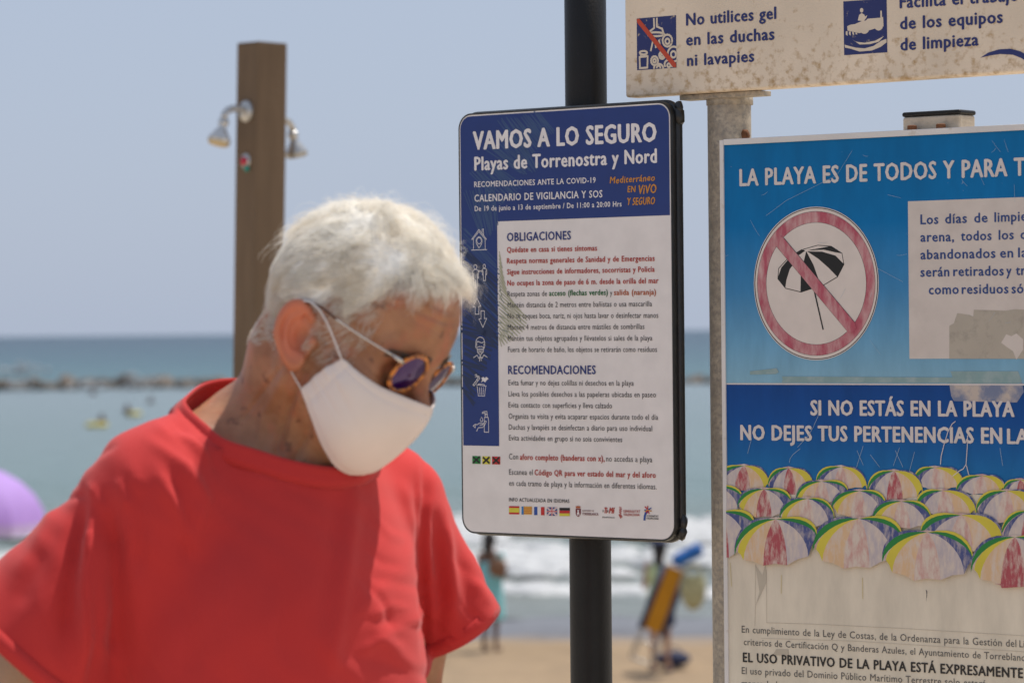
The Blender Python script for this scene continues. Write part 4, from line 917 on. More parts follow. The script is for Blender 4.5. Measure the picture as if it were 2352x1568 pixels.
# torn remains of a sticker, tape ghosts, scratches
i_torn = ink('sticker_residue', (.42, .37, .30), dirt=(.30, .27, .22), dscale=60, dthr=(.5, .75)); i_tape = ink('tape_residue', (.22, .33, .33), dirt=(.32, .40, .40), dscale=40, dthr=(.45, .7)); i_purple = ink('bleached_blue', (.17, .20, .30), dirt=(.50, .42, .36), dscale=30, dthr=(.42, .62))
polys(D1, 'sticker_remains', [([(1463, 1495), (1463, 1300), (1490, 1285), (1510, 1225), (1580, 1235), (1605, 1245), (1608, 1205), (1800, 1210), (1850, 1202), (1960, 1206), (1980, 1495)], i_torn), ([(1770, 1400), (1800, 1350), (1830, 1362), (1860, 1345), (1900, 1380), (1900, 1440), (1860, 1500), (1840, 1450), (1810, 1430)], i_box)], z=.0004)
polys(D2c, 'sticker_remains', [([(1808, 100), (2300, 102), (2338, 80), (2352, 150), (2310, 215), (2300, 228), (1840, 218), (1820, 180)], i_purple), ([(1815, 0), (2310, 0), (2338, 75), (2300, 88), (1808, 88), (1830, 40)], i_tape)], z=.00032)
polys(D2c, 'tape_residue', [([(582, 38), (2330, 48), (2330, 84), (582, 82), (590, 60)], i_tape), ([(350, 0), (545, -22), (560, 6), (540, 20), (350, 24)], i_tape)], z=.00045)
i_scr = ink('scratch', (.36, .44, .50)); i_fscr = ink('faint_scratch', (.10, .22, .38))
lines(D2c, 'scratch', [[(1853, 367), (1830, 385), (1800, 440), (1770, 540), (1750, 620), (1745, 680)], [(1943, 470), (1940, 560), (1932, 680), (1912, 712), (1880, 730), (1835, 765)], [(1935, 690), (1950, 750), (1972, 800), (1976, 850)]], .0011, i_ww, z=.0012)
lines(D2c, 'scratch', [[(848, 230), (850, 330), (820, 395)], [(820, 400), (780, 470), (700, 555)], [(720, 565), (665, 610), (645, 640), (640, 668)], [(1135, 580), (1180, 685)], [(1180, 545), (1150, 640), (1132, 700)], [(1415, 580), (1470, 700)], [(1445, 560), (1400, 690)], [(1232, 610), (1300, 700)], [(365, 490), (335, 600)], [(2180, 560), (2200, 690)], [(1555, 590), (1510, 760)]], .0005, i_scr, z=.0012)
rs = np.random.RandomState(9); sl = []
for i in range(18):
    x, y = rs.uniform(140, 1900), rs.uniform(220, 1540); a = rs.uniform(0, 6.28); L = rs.uniform(15, 120); sl.append([(x, y), (x+L*math.cos(a)*.5, y+L*math.sin(a)*.5+4), (x+L*math.cos(a), y+L*math.sin(a))])
lines(D1, 'scratch', sl, .00028, i_scr, z=.0013)
lines(D1, 'scratch', [[(890, 265), (800, 410), (500, 560), (380, 650)], [(1040, 960), (1190, 1040)], [(1100, 525), (1180, 545)]], .0003, i_scr, z=.0013)
# printed parasols
def inkf(name, c, thr): return ink(name, c, dirt=(.62, .52, .44), dscale=70, dthr=thr, stretch=(2.0, .7, 1))
q_y = ink('print_yellow', (.60, .50, .05)); q_g = ink('print_green', (.015, .20, .04)); q_b = inkf('print_blue', (.055, .075, .22), (.46, .8)); q_l = inkf('print_lilac', (.46, .40, .42), (.38, .66))
q_o = inkf('print_orange', (.64, .43, .25), (.42, .68)); q_r = inkf('print_red', (.38, .07, .085), (.43, .68)); q_p = inkf('print_pink', (.54, .31, .27), (.38, .60)); q_w = ink('print_cream', (.62, .52, .45)); q_w2 = inkf('print_rose', (.50, .30, .28), (.40, .62))
sandm = ink('print_sand', (.69, .61, .485))
def para(ax_, ay_, lx, ly, rx, ry, bot, kind, name='printed_parasol'):
    """panels between curved ribs from the apex to a scalloped rim"""
    red = q_r if kind in (1, 3) else q_p
    if kind in (1, 2): cols = [q_y, q_o, red, q_l, q_b]       # yellow on the left
    else: cols = [q_b, q_l, red, q_o, q_y]
    bb = [(lx+(rx-lx)*.04, ly+(bot-ly)*.28), (lx+(rx-lx)*.11, ly+(bot-ly)*.72), (lx+(rx-lx)*.35, bot), (lx+(rx-lx)*.64, bot-(bot-ly)*.02), (lx+(rx-lx)*.90, ry+(bot-ry)*.74), (lx+(rx-lx)*.99, ry+(bot-ry)*.15)]
    def rib(b_, n=8):
        out = []
        for i in range(n+1):
            t = i/n; k = (b_[0]-ax_)*(math.sin(t*math.pi/2)); yy = (b_[1]-ay_)*(1-math.cos(t*math.pi/2)) if abs(b_[0]-ax_) > .12*(rx-lx) else (b_[1]-ay_)*t
            yy = (b_[1]-ay_)*(t**1.55*.85+t*.15); k = (b_[0]-ax_)*(1-(1-t)**1.75)
            out.append((ax_+k, ay_+yy))
        return out
    lst = []
    # far half seen over the top
    top = [(lx, ly)]+[(lx+(ax_-lx)*t, ly-(ly-(ay_-16))*math.sin(t*math.pi/2)**.8) for t in (.25, .5, .75, 1)]+[(ax_+(rx-ax_)*t, ry-(ry-(ay_-14))*math.cos(t*math.pi/2)**.8) for t in (.3, .6, .85)]+[(rx, ry)]
    hull = top+[(bb[5][0], bb[5][1]), (bb[0][0], bb[0][1])]
    lst.append((hull, q_w2))
    def side(p_edge, o1, o2, m):   # sliver between two depths of the side canopy
        a = [(ax_+(p_edge[0]-ax_)*(1-(1-t)**1.6), ay_-o1*math.sin(t*math.pi)*.5+(p_edge[1]-ay_)*(t**1.8)) for t in np.linspace(0, 1, 8)]
        b2 = [(ax_+(p_edge[0]-ax_)*(1-(1-t)**1.6), ay_-o2*math.sin(t*math.pi)*.5+(p_edge[1]+(o1-o2)*.55-ay_)*(t**1.8)) for t in np.linspace(1, 0, 8)]
        return (a+b2, m)
    w_ = (rx-lx)/600
    L1, L2 = (q_b, q_g) if kind in (1, 2) else (q_y, q_g); R1, R2 = (q_y, q_g) if kind in (1, 2) else (q_b, q_y)
    lst += [side((lx, ly), 70*w_, 20*w_, L1), side((lx, ly+26*w_), 40*w_, -34*w_, L2), side((rx, ry), 74*w_, 16*w_, R1), side((rx, ry+30*w_), 44*w_, -40*w_, R2)]
    for i in range(5):
        a, c2 = rib(bb[i]), rib(bb[i+1]); p, q = bb[i], bb[i+1]
        mid = ((p[0]+q[0])/2, (p[1]+q[1])/2-(rx-lx)*.02)
        lst.append((a+[mid]+c2[::-1][:-1], cols[i]))
    global PK
    polys(D2c, name, lst, z=.0004+PK*.00022); PK += 1
PK = 0
polys(D2c, 'printed_sand', [([(140, 900), (2400, 900), (2400, 1090), (140, 1070)], sandm)], z=.00032)
for a in ((308, 692, 100, 790, 492, 805, 880, 3), (632, 710, 480, 810, 810, 800, 905, 3), (1018, 700, 835, 785, 1208, 830, 860, 4), (1703, 705, 1555, 770, 1905, 775, 870, 4), (1405, 730, 1212, 840, 1615, 845, 940, 3),
          (2050, 765, 1860, 850, 2215, 835, 900, 4), (2330, 795, 2205, 850, 2480, 860, 920, 3), (880, 805, 690, 910, 1070, 860, 960, 2), (100, 840, -40, 905, 300, 910, 1040, 2), (460, 862, 265, 955, 655, 930, 1068, 1),
          (1765, 872, 1575, 945, 2010, 1000, 1060, 4), (2235, 875, 2010, 985, 2450, 950, 1110, 4), (1160, 875, 955, 965, 1350, 955, 1070, 2), (1465, 950, 1255, 1040, 1685, 1065, 1150, 2), (780, 930, 575, 1040, 975, 1050, 1140, 2),
          (150, 1026, -120, 1120, 390, 1085, 1365, 1), (2400, 1020, 2195, 1180, 2600, 1150, 1300, 3), (1905, 1050, 1610, 1140, 2205, 1180, 1320, 4), (1160, 1075, 820, 1245, 1470, 1170, 1440, 2), (551, 1080, 250, 1280, 850, 1160, 1418, 1),
          (1660, 1175, 1330, 1320, 1995, 1350, 1527, 2), (2300, 1210, 1978, 1400, 2600, 1350, 1565, 1)):
    para(*a)
# what hangs over the tray's left edge is outside the sheet: covered by the frame lip
mb = MB(); mb.box(u0+.0002, u0+.0066, vbot, vt_-.0005, -.0019, .0022); mb.build('frame_lip', m_wframe, sb, bevel=.0007)
mb = MB(); mb.box(u0+.0068, u0+wB, vt_-.0075, vt_+.0004, -.0019, .0022); mb.build('frame_lip', m_wframe, sb, bevel=.0007)
i_g1 = ink('print_grey_text', (.10, .095, .09)); i_g2 = ink('print_black_text', (.025, .022, .02))
text(D3, 'En cumplimiento de la Ley de Costas, de la Ordenanza para la Gestión del', 290, 358, 2297, 464, 50, i_g1, bold=.0); text(D3, 'Litoral', 2320, 465, 2480, 473, 50, i_g1, bold=.0)
text(D3, 'criterios de Certificación Q y Banderas Azules, el Ayuntamiento de Torreblanca', 305, 449, 2388, 568, 48, i_g1, bold=.0)
text(D3, 'EL USO PRIVATIVO DE LA PLAYA ESTÁ EXPRESAMENTE', 300, 571, 2345, 690, 66, i_g2, bold=.032)
text(D3, 'El uso privado del Dominio Público Marítimo Terrestre solo estará', 290, 660, 2075, 757, 50, i_g1, bold=.0)
text(D3, 'marca la ley', 290, 752, 615, 768, 50, i_g1, bold=.0)
i_stain = ink('yellow_stain', (.60, .50, .28)); i_tear = ink('tape_edge', (.48, .42, .33))
lines(D3, 'glue_stain', [[(580, -60), (578, 70)], [(1172, -40), (1174, 110)], [(205, -150), (215, 20)]], .0012, i_stain, z=.00045)
lines(D3, 'tape_residue', [[(470, -100), (472, 285)], [(390, -140), (388, 150)], [(470, 286), (900, 300), (1500, 330), (2352, 382)], [(430, 400), (1100, 420), (2352, 498)], [(385, 310), (390, 150)]], .0005, i_tear, z=.00045)
polys(D3, 'tape_residue', [([(388, -140), (440, -60), (465, -150), (470, -10), (430, 80), (392, 160), (420, 60)], i_tear), ([(520, 520), (540, 480), (630, 480), (632, 530)], i_tear)], z=.0004)
polys(D3, 'paint_chip', [([(1650, 40), (1662, 55), (1660, 90), (1652, 130), (1655, 80)], i_g1), ([(2150, 0), (2400, 0), (2400, 20), (2205, 32), (2195, 10)], q_r)], z=.0055)
# rectangular post behind, with black cap and two rusty bolts
inv = MBm.inverted()
m_conc2 = weathered('pale_grey_post', (.52, .44, .34), (.34, .27, .19), 30, (.5, .75))
uP0 = PB.uv(2052, 280)[0]; uP1 = uP0+.088
vP = vt_+.019
mb = MB(); mb.box(uP0, uP1, -(MBm.translation.z), vP, -.022-.040, -.0225); mb.build('post', m_conc2, sb, bevel=.003)
mb = MB(); mb.box(uP0-.001, uP1+.001, vP, vP+.0065, -.0635, -.0215); mb.build('post_cap', m_blk, sb, bevel=.003)
for ub in (uP0+.022, uP0+.066):
    mb = MB(); mb.lathe([(.0085, 0), (.0085, .002), (.0072, .0022), (.0072, .007), (.0055, .008)], seg=6)
    o = mb.build('bolt', m_rust, sb); o.rotation_euler = (-math.pi/2, 0, 0); o.location = (ub, vt_-.001, -.011)
flush_text()
# ------------------------------------------------------------------ the man
ZH = 3.536
HO = W(790, 780, ZH)                                   # head origin between the ears
psi, pit, rol = R(62), R(34), R(3)
hF = np.array([math.sin(psi)*math.cos(pit), -math.cos(psi)*math.cos(pit), -math.sin(pit)])
hU = np.array([math.sin(psi)*math.sin(pit), -math.cos(psi)*math.sin(pit), math.cos(pit)])
hL = np.array([math.cos(psi), math.sin(psi), 0.0])
hL = hL*math.cos(rol)-hU*math.sin(rol)*.0+np.array([0, 0, -math.sin(rol)]); hL /= np.linalg.norm(hL)
hU = np.cross(hF, hL); hU /= np.linalg.norm(hU); hL = np.cross(hU, hF)
def H2W(p): p = np.asarray(p, float); return HO+p[..., 0:1]*hF+p[..., 1:2]*hL+p[..., 2:3]*hU
def Hw(f, l, u): return HO+f*hF+l*hL+u*hU
def W2H(P): q = np.asarray(P)-HO; return np.stack([q@hF, q@hL, q@hU], -1)
NO = W(650, 1010, 3.60)                                # base of the neck
tpsi = R(40); tF = np.array([math.sin(tpsi), -math.cos(tpsi), 0]); tL = np.array([math.cos(tpsi), math.sin(tpsi), 0])
def Tw(f, l, z): return NO+f*tF+l*tL+np.array([0, 0, z])
man = empty('person', (NO[0], NO[1], 0)); tag(man, 'white-haired man in a red t-shirt bowing his head in front of the signs', 'person')
def local(P, O, A, B, C_):
    q = [P[i]-O[i] for i in range(3)]
    return [sum(q[i]*ax[i] for i in range(3)) for ax in (A, B, C_)]

def head_field(P):
    H = local(P, HO, hF, hL, hU); f, l, u = H; a = np.abs(l); Hs = [f, a, u]
    d = ell(H, (-.004, 0, .045), (.097, .0755, .092))
    d = smin(d, ell(H, (.040, 0, .000), (.055, .060, .085)), .03)
    d = smin(d, ell(H, (.045, 0, .062), (.048, .062, .050)), .03)            # forehead
    d = smin(d, cone(Hs, (.006, .054, -.048), (.066, .022, -.082), .017, .016), .03)   # jaw
    d = smin(d, ell(H, (.076, 0, -.078), (.019, .024, .018)), .02)           # chin
    d = smin(d, ell(H, (.060, 0, -.055), (.040, .044, .035)), .03)
    d = smin(d, ell(Hs, (.058, .048, -.008), (.026, .019, .020)), .022)      # cheekbones
    d = smin(d, cone(Hs, (.088, .0, .036), (.070, .050, .036), .012, .010), .018)   # brow ridge
    d = smax(d, -ell(Hs, (.098, .033, .016), (.018, .020, .015)), .016)      # eye sockets
    d = smin(d, sph(Hs, (.0735, .032, .016), .0125), .004)                   # lids over the eyes
    d = smin(d, cone(H, (.087, 0, .030), (.1135, 0, -.009), .008, .0105), .012)  # nose
    d = smin(d, sph(H, (.1135, 0, -.013), .0115), .008)
    d = smin(d, ell(Hs, (.101, .013, -.018), (.012, .008, .008)), .008)      # nostril wings
    d = smin(d, ell(H, (.094, 0, -.047), (.011, .024, .006)), .006); d = smin(d, ell(H, (.092, 0, -.057), (.011, .021, .006)), .006)   # lips
    d = smax(d, -ell(Hs, (.062, .078, .045), (.030, .010, .028)), .03)       # temples
    # wrinkles: crow's feet and forehead
    for k in range(3): d = d+.0009*np.exp(-((u-(.072+.011*k)-.1*a*a/.06)/.0022)**2)*(f > .04)
    # neck
    nb = np.array([NO[i]-.012*tF[i] for i in range(3)]); nb[2] -= .06
    sk = Hw(-.030, 0, -.040); d2 = cone(P, nb, sk, .064, .060)
    d = smin(d, d2, .03)
    nk = Hw(.030, 0, -.075); d = smin(d, cone(P, NO+.052*tF+np.array([0, 0, -.045]), nk, .026, .030), .035)    # throat
    d = smin(d, cone(P, NO+.048*tF-.022*tL+np.array([0, 0, -.035]), Hw(-.012, -.058, -.030), .013, .015), .012)  # sternomastoid
    d = smin(d, cone(P, NO+.050*tF+.02*tL+np.array([0, 0, -.035]), Hw(-.012, .055, -.030), .012, .014), .022)
    d = smin(d, sph(P, NO+.078*tF+np.array([0, 0, -.012]), .010), .02)         # larynx
    # nape folds
    # ears
    for sg in (-1, 1):
        E0 = np.array([-.005, sg*.0775, .000])
        A = np.array([-.50, 0, .866]); B = np.array([.866*.86, -sg*.51, .5*.86]); B -= A*(A@B); B /= np.linalg.norm(B); N_ = np.cross(A, B); N_ = N_ if N_[1]*sg > 0 else -N_
        q = [H[i]-E0[i] for i in range(3)]
        ea = q[0]*A[0]+q[1]*A[1]+q[2]*A[2]; eb = q[0]*B[0]+q[1]*B[1]+q[2]*B[2]+.007; en = q[0]*N_[0]+q[1]*N_[1]+q[2]*N_[2]-.001
        rb = .0208-.006*np.clip(-ea/.034, 0, 1)
        k = np.sqrt((ea/.0325)**2+(eb/rb)**2)
        disc = np.maximum((k-1)*.019, np.abs(en+.002)-.0032)
        e = disc
        rim = np.sqrt(((k-.93)*.022)**2+(en-.0032)**2)-.0042
        rim = np.where((eb > .010) & (ea < .014), 1.0, rim)
        e = smin(e, rim, .003)
        ant = np.abs(np.sqrt(((ea-.000)/.021)**2+((eb-.002)/.0125)**2)-1)*.015; ant = np.sqrt(ant**2+(en-.0022)**2)-.0032
        e = smin(e, np.where(eb > .006, 1.0, ant), .003)
        e = smax(e, -ell([ea, eb, en], (-.003, .006, .006), (.0150, .0100, .0105)), .003)
        e = smin(e, ell([ea, eb, en], (-.027, .002, -.001), (.010, .009, .0048)), .005)      # lobe
        e = smin(e, sph([ea, eb, en], (-.006, .0175, .001), .0050), .004)                      # tragus
        root = ell([ea, eb, en], (.0, .013, -.012), (.024, .009, .012)); e = smin(e, root, .006)
        d = smin(d, e, .004)
        d = smax(d, -ell([ea, eb, en], (-.004, .007, .007), (.0135, .0085, .0110)), .002)
        d = smin(d, sph([ea, eb, en], (-.006, .0180, .002), .0048), .004)
    return d
def torso_field(P, inf=0.0):
    T = local(P, NO, tF, tL, np.array([0, 0, 1.0])); f, l, z = T
    lean = [f+.04*np.clip(-z, 0, .5), l, z]
    d = ell(lean, (.018, -.018, -.235), (.112+inf, .147+inf, .245+inf))
    d = smin(d, ell(lean, (.014, -.03, -.43), (.115+inf, .135+inf, .20)), .06)
    d = smin(d, cone(T, (-.012, -.135, -.066), (-.012, .125, -.080), .056+inf, .056+inf), .05)
    d = smin(d, cone(T, (-.030, -.035, .010), (-.014, -.140, -.050), .046+inf, .050+inf), .03)
    d = smin(d, cone(T, (-.018, .035, -.028), (-.014, .145, -.068), .045+inf, .050+inf), .03)
    return d
JR = Tw(-.008, -.158, -.070); JL = Tw(-.008, .150, -.090)
ER = W(-60, 1655, 3.50); HR = W(-30, 2240, 3.36)            # right elbow and hand, out of frame
EL = W(938, 1720, 3.78); HLn = W(985, 2260, 3.66)
def arm_field(P, J, E_, Hn, sg):
    d = cone(P, J, J+(E_-J)*.5, .050, .046); d = smin(d, cone(P, J+(E_-J)*.5, E_, .046, .038), .03)
    fm = E_+(Hn-E_)*.3; d = smin(d, cone(P, E_, fm, .038, .040), .02); d = smin(d, cone(P, fm, Hn, .040, .026), .02)
    dr = (Hn-E_)/np.linalg.norm(Hn-E_); fw = tF-dr*(tF@dr); fw /= np.linalg.norm(fw); sd = np.cross(dr, fw)*sg
    # hand: palm, four curled fingers, thumb leaving the side of the palm
    pc_ = Hn+dr*.045
    for k in (-1, -.33, .33, 1): d = smin(d, cone(P, Hn+fw*.012*k, Hn+dr*.085+fw*.031*k, .016, .0135), .012)
    for k, L1, L2 in ((1, .040, .035), (.33, .044, .040), (-.33, .042, .038), (-1, .034, .030)):
        b0 = Hn+dr*.090+fw*.031*k; b1 = b0+dr*L1*.93-sd*L1*.25; b2 = b1+dr*L2*.62-sd*L2*.72
        d = smin(d, cone(P, b0, b1, .0100, .0088), .003); d = smin(d, cone(P, b1, b2, .0088, .0076), .002)
    t0 = Hn+dr*.020+fw*.026; t1 = t0+dr*.040+fw*.028-sd*.008; t2 = t1+dr*.030+fw*.006-sd*.010
    d = smin(d, cone(P, t0, t1, .014, .0115), .01); d = smin(d, cone(P, t1, t2, .0110, .0090), .003)
    return d
def body_all(P):
    d = head_field(P)
    t = torso_field(P); d = smin(d, t, .035)
    return d
def body_low(P):
    d = torso_field(P)
    d = smin(d, cone(P, NO+np.array([0, 0, -.06])-.012*tF, NO+np.array([0, 0, .05])-.012*tF, .064, .062), .035)
    d = smin(d, arm_field(P, JR, ER, HR, 1), .02); d = smin(d, arm_field(P, JL, EL, HLn, -1), .02)
    return d
ZC = 1.425
def up_f(P): return np.maximum(body_all(P), -(P[2]-ZC))
def lo_f(P): return np.maximum(body_low(P), P[2]-ZC-.002)
hx = HO[0]; hy = HO[1]
V1, Q1 = nets(up_f, (NO[0]-.23, 3.36, ZC-.004), (HO[0]+.155, 3.78, 1.765), .0018)
V1 = relax(V1, Q1, 1, .45)
V2, Q2 = nets(lo_f, (-.78, 3.10, .62), (.16, 3.98, ZC+.01), .006)
V2 = relax(V2, Q2, 1, .5)
N0_ = vnormals(V1, Q1); Xs, Ys = proj(V1); dsp = np.zeros(len(V1))
for pts, w_, h_ in (([(705, 850), (662, 935), (636, 1030)], 9, -.0038), ([(659, 857), (610, 950), (588, 1030)], 13, .0026), ([(715, 950), (700, 1010), (676, 1060)], 8, -.003), ([(690, 900), (672, 980), (655, 1050)], 9, .0022), ([(640, 850), (600, 905), (560, 960)], 6, -.0016),
                    ([(775, 800), (790, 770), (850, 760)], 5, -.0006), ([(880, 690), (950, 712), (1020, 740)], 4, -.0007), ([(895, 665), (960, 690), (1030, 715)], 4, -.0007), ([(860, 800), (850, 770)], 4, -.0008), ([(850, 812), (835, 790)], 4, -.0008), ([(880, 870), (850, 850), (830, 820)], 5, -.0012), ([(735, 850), (740, 800), (735, 760)], 5, -.0012)):
    pts = np.array(pts, float); best = np.full(len(V1), 1e9)
    for a, b_ in zip(pts[:-1], pts[1:]):
        ab = b_-a; t = np.clip(((Xs-a[0])*ab[0]+(Ys-a[1])*ab[1])/(ab@ab), 0, 1); best = np.minimum(best, np.hypot(Xs-a[0]-t*ab[0], Ys-a[1]-t*ab[1]))
    dsp += np.where(N0_[:, 1] < .2, h_*np.exp(-(best/w_)**2), 0)
V1 = V1+N0_*dsp[:, None]
# ------- skin
m_skin, n, l, b = newmat('tanned_skin')
tc = n.new('ShaderNodeTexCoord')
def nz_(scale, det=5, rough=.55, src=None):
    q = n.new('ShaderNodeTexNoise'); q.inputs['Scale'].default_value = scale; q.inputs['Detail'].default_value = det; q.inputs['Roughness'].default_value = rough; l.new(src or tc.outputs['Object'], q.inputs['Vector']); return q.outputs['Fac']
def mixc(fac, A, B):
    q = n.new('ShaderNodeMix'); q.data_type = 'RGBA'
    if isinstance(fac, float): q.inputs['Factor'].default_value = fac
    else: l.new(fac, q.inputs['Factor'])
    for s_, v in (('A', A), ('B', B)):
        if isinstance(v, tuple): q.inputs[s_].default_value = (*v, 1)
        else: l.new(v, q.inputs[s_])
    return q.outputs['Result']
def rng(v, a, b_, c=0, d=1):
    q = n.new('ShaderNodeMapRange'); q.inputs['From Min'].default_value = a; q.inputs['From Max'].default_value = b_; q.inputs['To Min'].default_value = c; q.inputs['To Max'].default_value = d; l.new(v, q.inputs['Value']); return q.outputs[0]
at = n.new('ShaderNodeAttribute'); at.attribute_name = 'tint'; at.attribute_type = 'GEOMETRY'
sp = n.new('ShaderNodeSeparateColor'); l.new(at.outputs['Color'], sp.inputs[0])
base = mixc(rng(nz_(22), .35, .65), (.26, .105, .048), (.42, .20, .105))
base = mixc(rng(nz_(38), .48, .68, 0, .7), base, (.42, .13, .065))
base = mixc(rng(nz_(62, 3), .61, .68, 0, .75), base, (.14, .052, .03))          # age spots
base = mixc(sp.outputs[0], base, (.62, .17, .09))                            # redder ears and nose
base = mixc(sp.outputs[1], base, (.44, .30, .20))                            # paler skin under the collar line
l.new(base, b.inputs['Base Color']); b.inputs['Roughness'].default_value = .48; b.inputs['Specular IOR Level'].default_value = .4
b.inputs['Subsurface Weight'].default_value = .12; b.inputs['Subsurface Radius'].default_value = (1, .3, .15); b.inputs['Subsurface Scale'].default_value = .008
bn = n.new('ShaderNodeBump'); bn.inputs['Strength'].default_value = .35; bn.inputs['Distance'].default_value = .002
ms_ = n.new('ShaderNodeMapping'); ms_.inputs['Scale'].default_value = (60, 60, 170); l.new(tc.outputs['Object'], ms_.inputs['Vector'])
l.new(nz_(1, 6, .6, ms_.outputs[0]), bn.inputs['Height']); l.new(bn.outputs[0], b.inputs['Normal'])
Vb = np.concatenate([V1, V2]); Qb = np.concatenate([Q1, Q2+len(V1)])
me = npmesh('body', Vb, Qb)
hl = W2H(Vb)
ear = np.exp(-(((hl[:, 0]+.014)/.03)**2+((np.abs(hl[:, 1])-.088)/.012)**2+((hl[:, 2])/.04)**2))*1.3
tq = np.stack([(Vb-NO)@tF, (Vb-NO)@tL, (Vb-NO)[:, 2]], -1)
pale = np.clip((.035-(tq[:, 2]-.0))/.05, 0, 1)*np.clip((-.01-tq[:, 0]-.3*tq[:, 1]*0)/.03, 0, 1)*(np.linalg.norm(hl, axis=1) > .13)
tint = np.zeros((len(Vb), 4), np.float32); tint[:, 0] = np.clip(ear, 0, .85); tint[:, 1] = np.clip(pale, 0, .8); tint[:, 3] = 1
ca = me.attributes.new('tint', 'FLOAT_COLOR', 'POINT'); ca.data.foreach_set('color', tint.ravel())
body = worldchild(link('body', me, m_skin), man)

# ------- hair region
FH = [-.11, -.085, -.055, -.030, -.012, .000, .012, .022, .030, .045, .060, .075, .095, .12]
UH = [-.040, -.050, -.045, -.030, .005, .034, .038, .028, .040, .078, .100, .108, .106, .10]
def hair_edge(f): return np.interp(f, FH, UH)
N1 = vnormals(V1, Q1); h1 = W2H(V1); n1 = np.stack([N1@hF, N1@hL, N1@hU], -1)
above = h1[:, 2]-hair_edge(h1[:, 0])-.004*np.sin(h1[:, 0]*260)-.003*np.sin(h1[:, 1]*330+1)
notear = ~((np.abs(h1[:, 1]) > .076) & (h1[:, 0] > -.040) & (h1[:, 0] < .018) & (h1[:, 2] < .040))
okh = (above > 0) & notear & (np.linalg.norm(h1-np.array([-.0, 0, .045]), axis=1) < .135) & (h1[:, 0] > -.115)
# under-layer: the mass of hair just above the scalp
sel = (okh & (above > .012) & (h1[:, 2] > .012))[Q1].all(1); Qc = Q1[sel]; used, invx = np.unique(Qc, return_inverse=True)
thick = np.clip(above[used]/.05, 0, 1)**.7*(.0035+.006*np.clip((h1[used, 2]-.05)/.08, 0, 1))
wob = .0012*np.sin(h1[used, 0]*190+h1[used, 2]*90)*np.sin(h1[used, 1]*160)
Vc = V1[used]+N1[used]*(thick+wob*(thick > .002))[:, None]
m_hairb = pm('white_hair_mass', (.93, .89, .81), rough=.75, var=.25, scale=60, stretch=(1, 1, 1), bump=.5, bscale=400, trans=.12)
hcap = worldchild(link('hair_mass', npmesh('hair_mass', Vc, invx.reshape(-1, 4)), m_hairb), man)
# strands
m_hairw, n, l, b = newmat('white_hair')
at = n.new('ShaderNodeAttribute'); at.attribute_name = 'tone'; cr1 = n.new('ShaderNodeValToRGB'); l.new(at.outputs['Fac'], cr1.inputs[0])
cr1.color_ramp.elements[0].color = (.84, .73, .57, 1); cr1.color_ramp.elements[1].color = (.99, .975, .94, 1); q = cr1.color_ramp.elements.new(.35); q.color = (.985, .95, .88, 1)
l.new(cr1.outputs[0], b.inputs['Base Color']); b.inputs['Roughness'].default_value = .38; b.inputs['Specular IOR Level'].default_value = .5
tl = n.new('ShaderNodeBsdfTranslucent'); l.new(cr1.outputs[0], tl.inputs['Color']); ms = n.new('ShaderNodeMixShader'); ms.inputs[0].default_value = .55
l.new(b.outputs[0], ms.inputs[1]); l.new(tl.outputs[0], ms.inputs[2])
tr = n.new('ShaderNodeBsdfTransparent'); m2_ = n.new('ShaderNodeMixShader'); m2_.inputs[0].default_value = .36; l.new(ms.outputs[0], m2_.inputs[1]); l.new(tr.outputs[0], m2_.inputs[2]); l.new(m2_.outputs[0], n['Material Output'].inputs['Surface'])
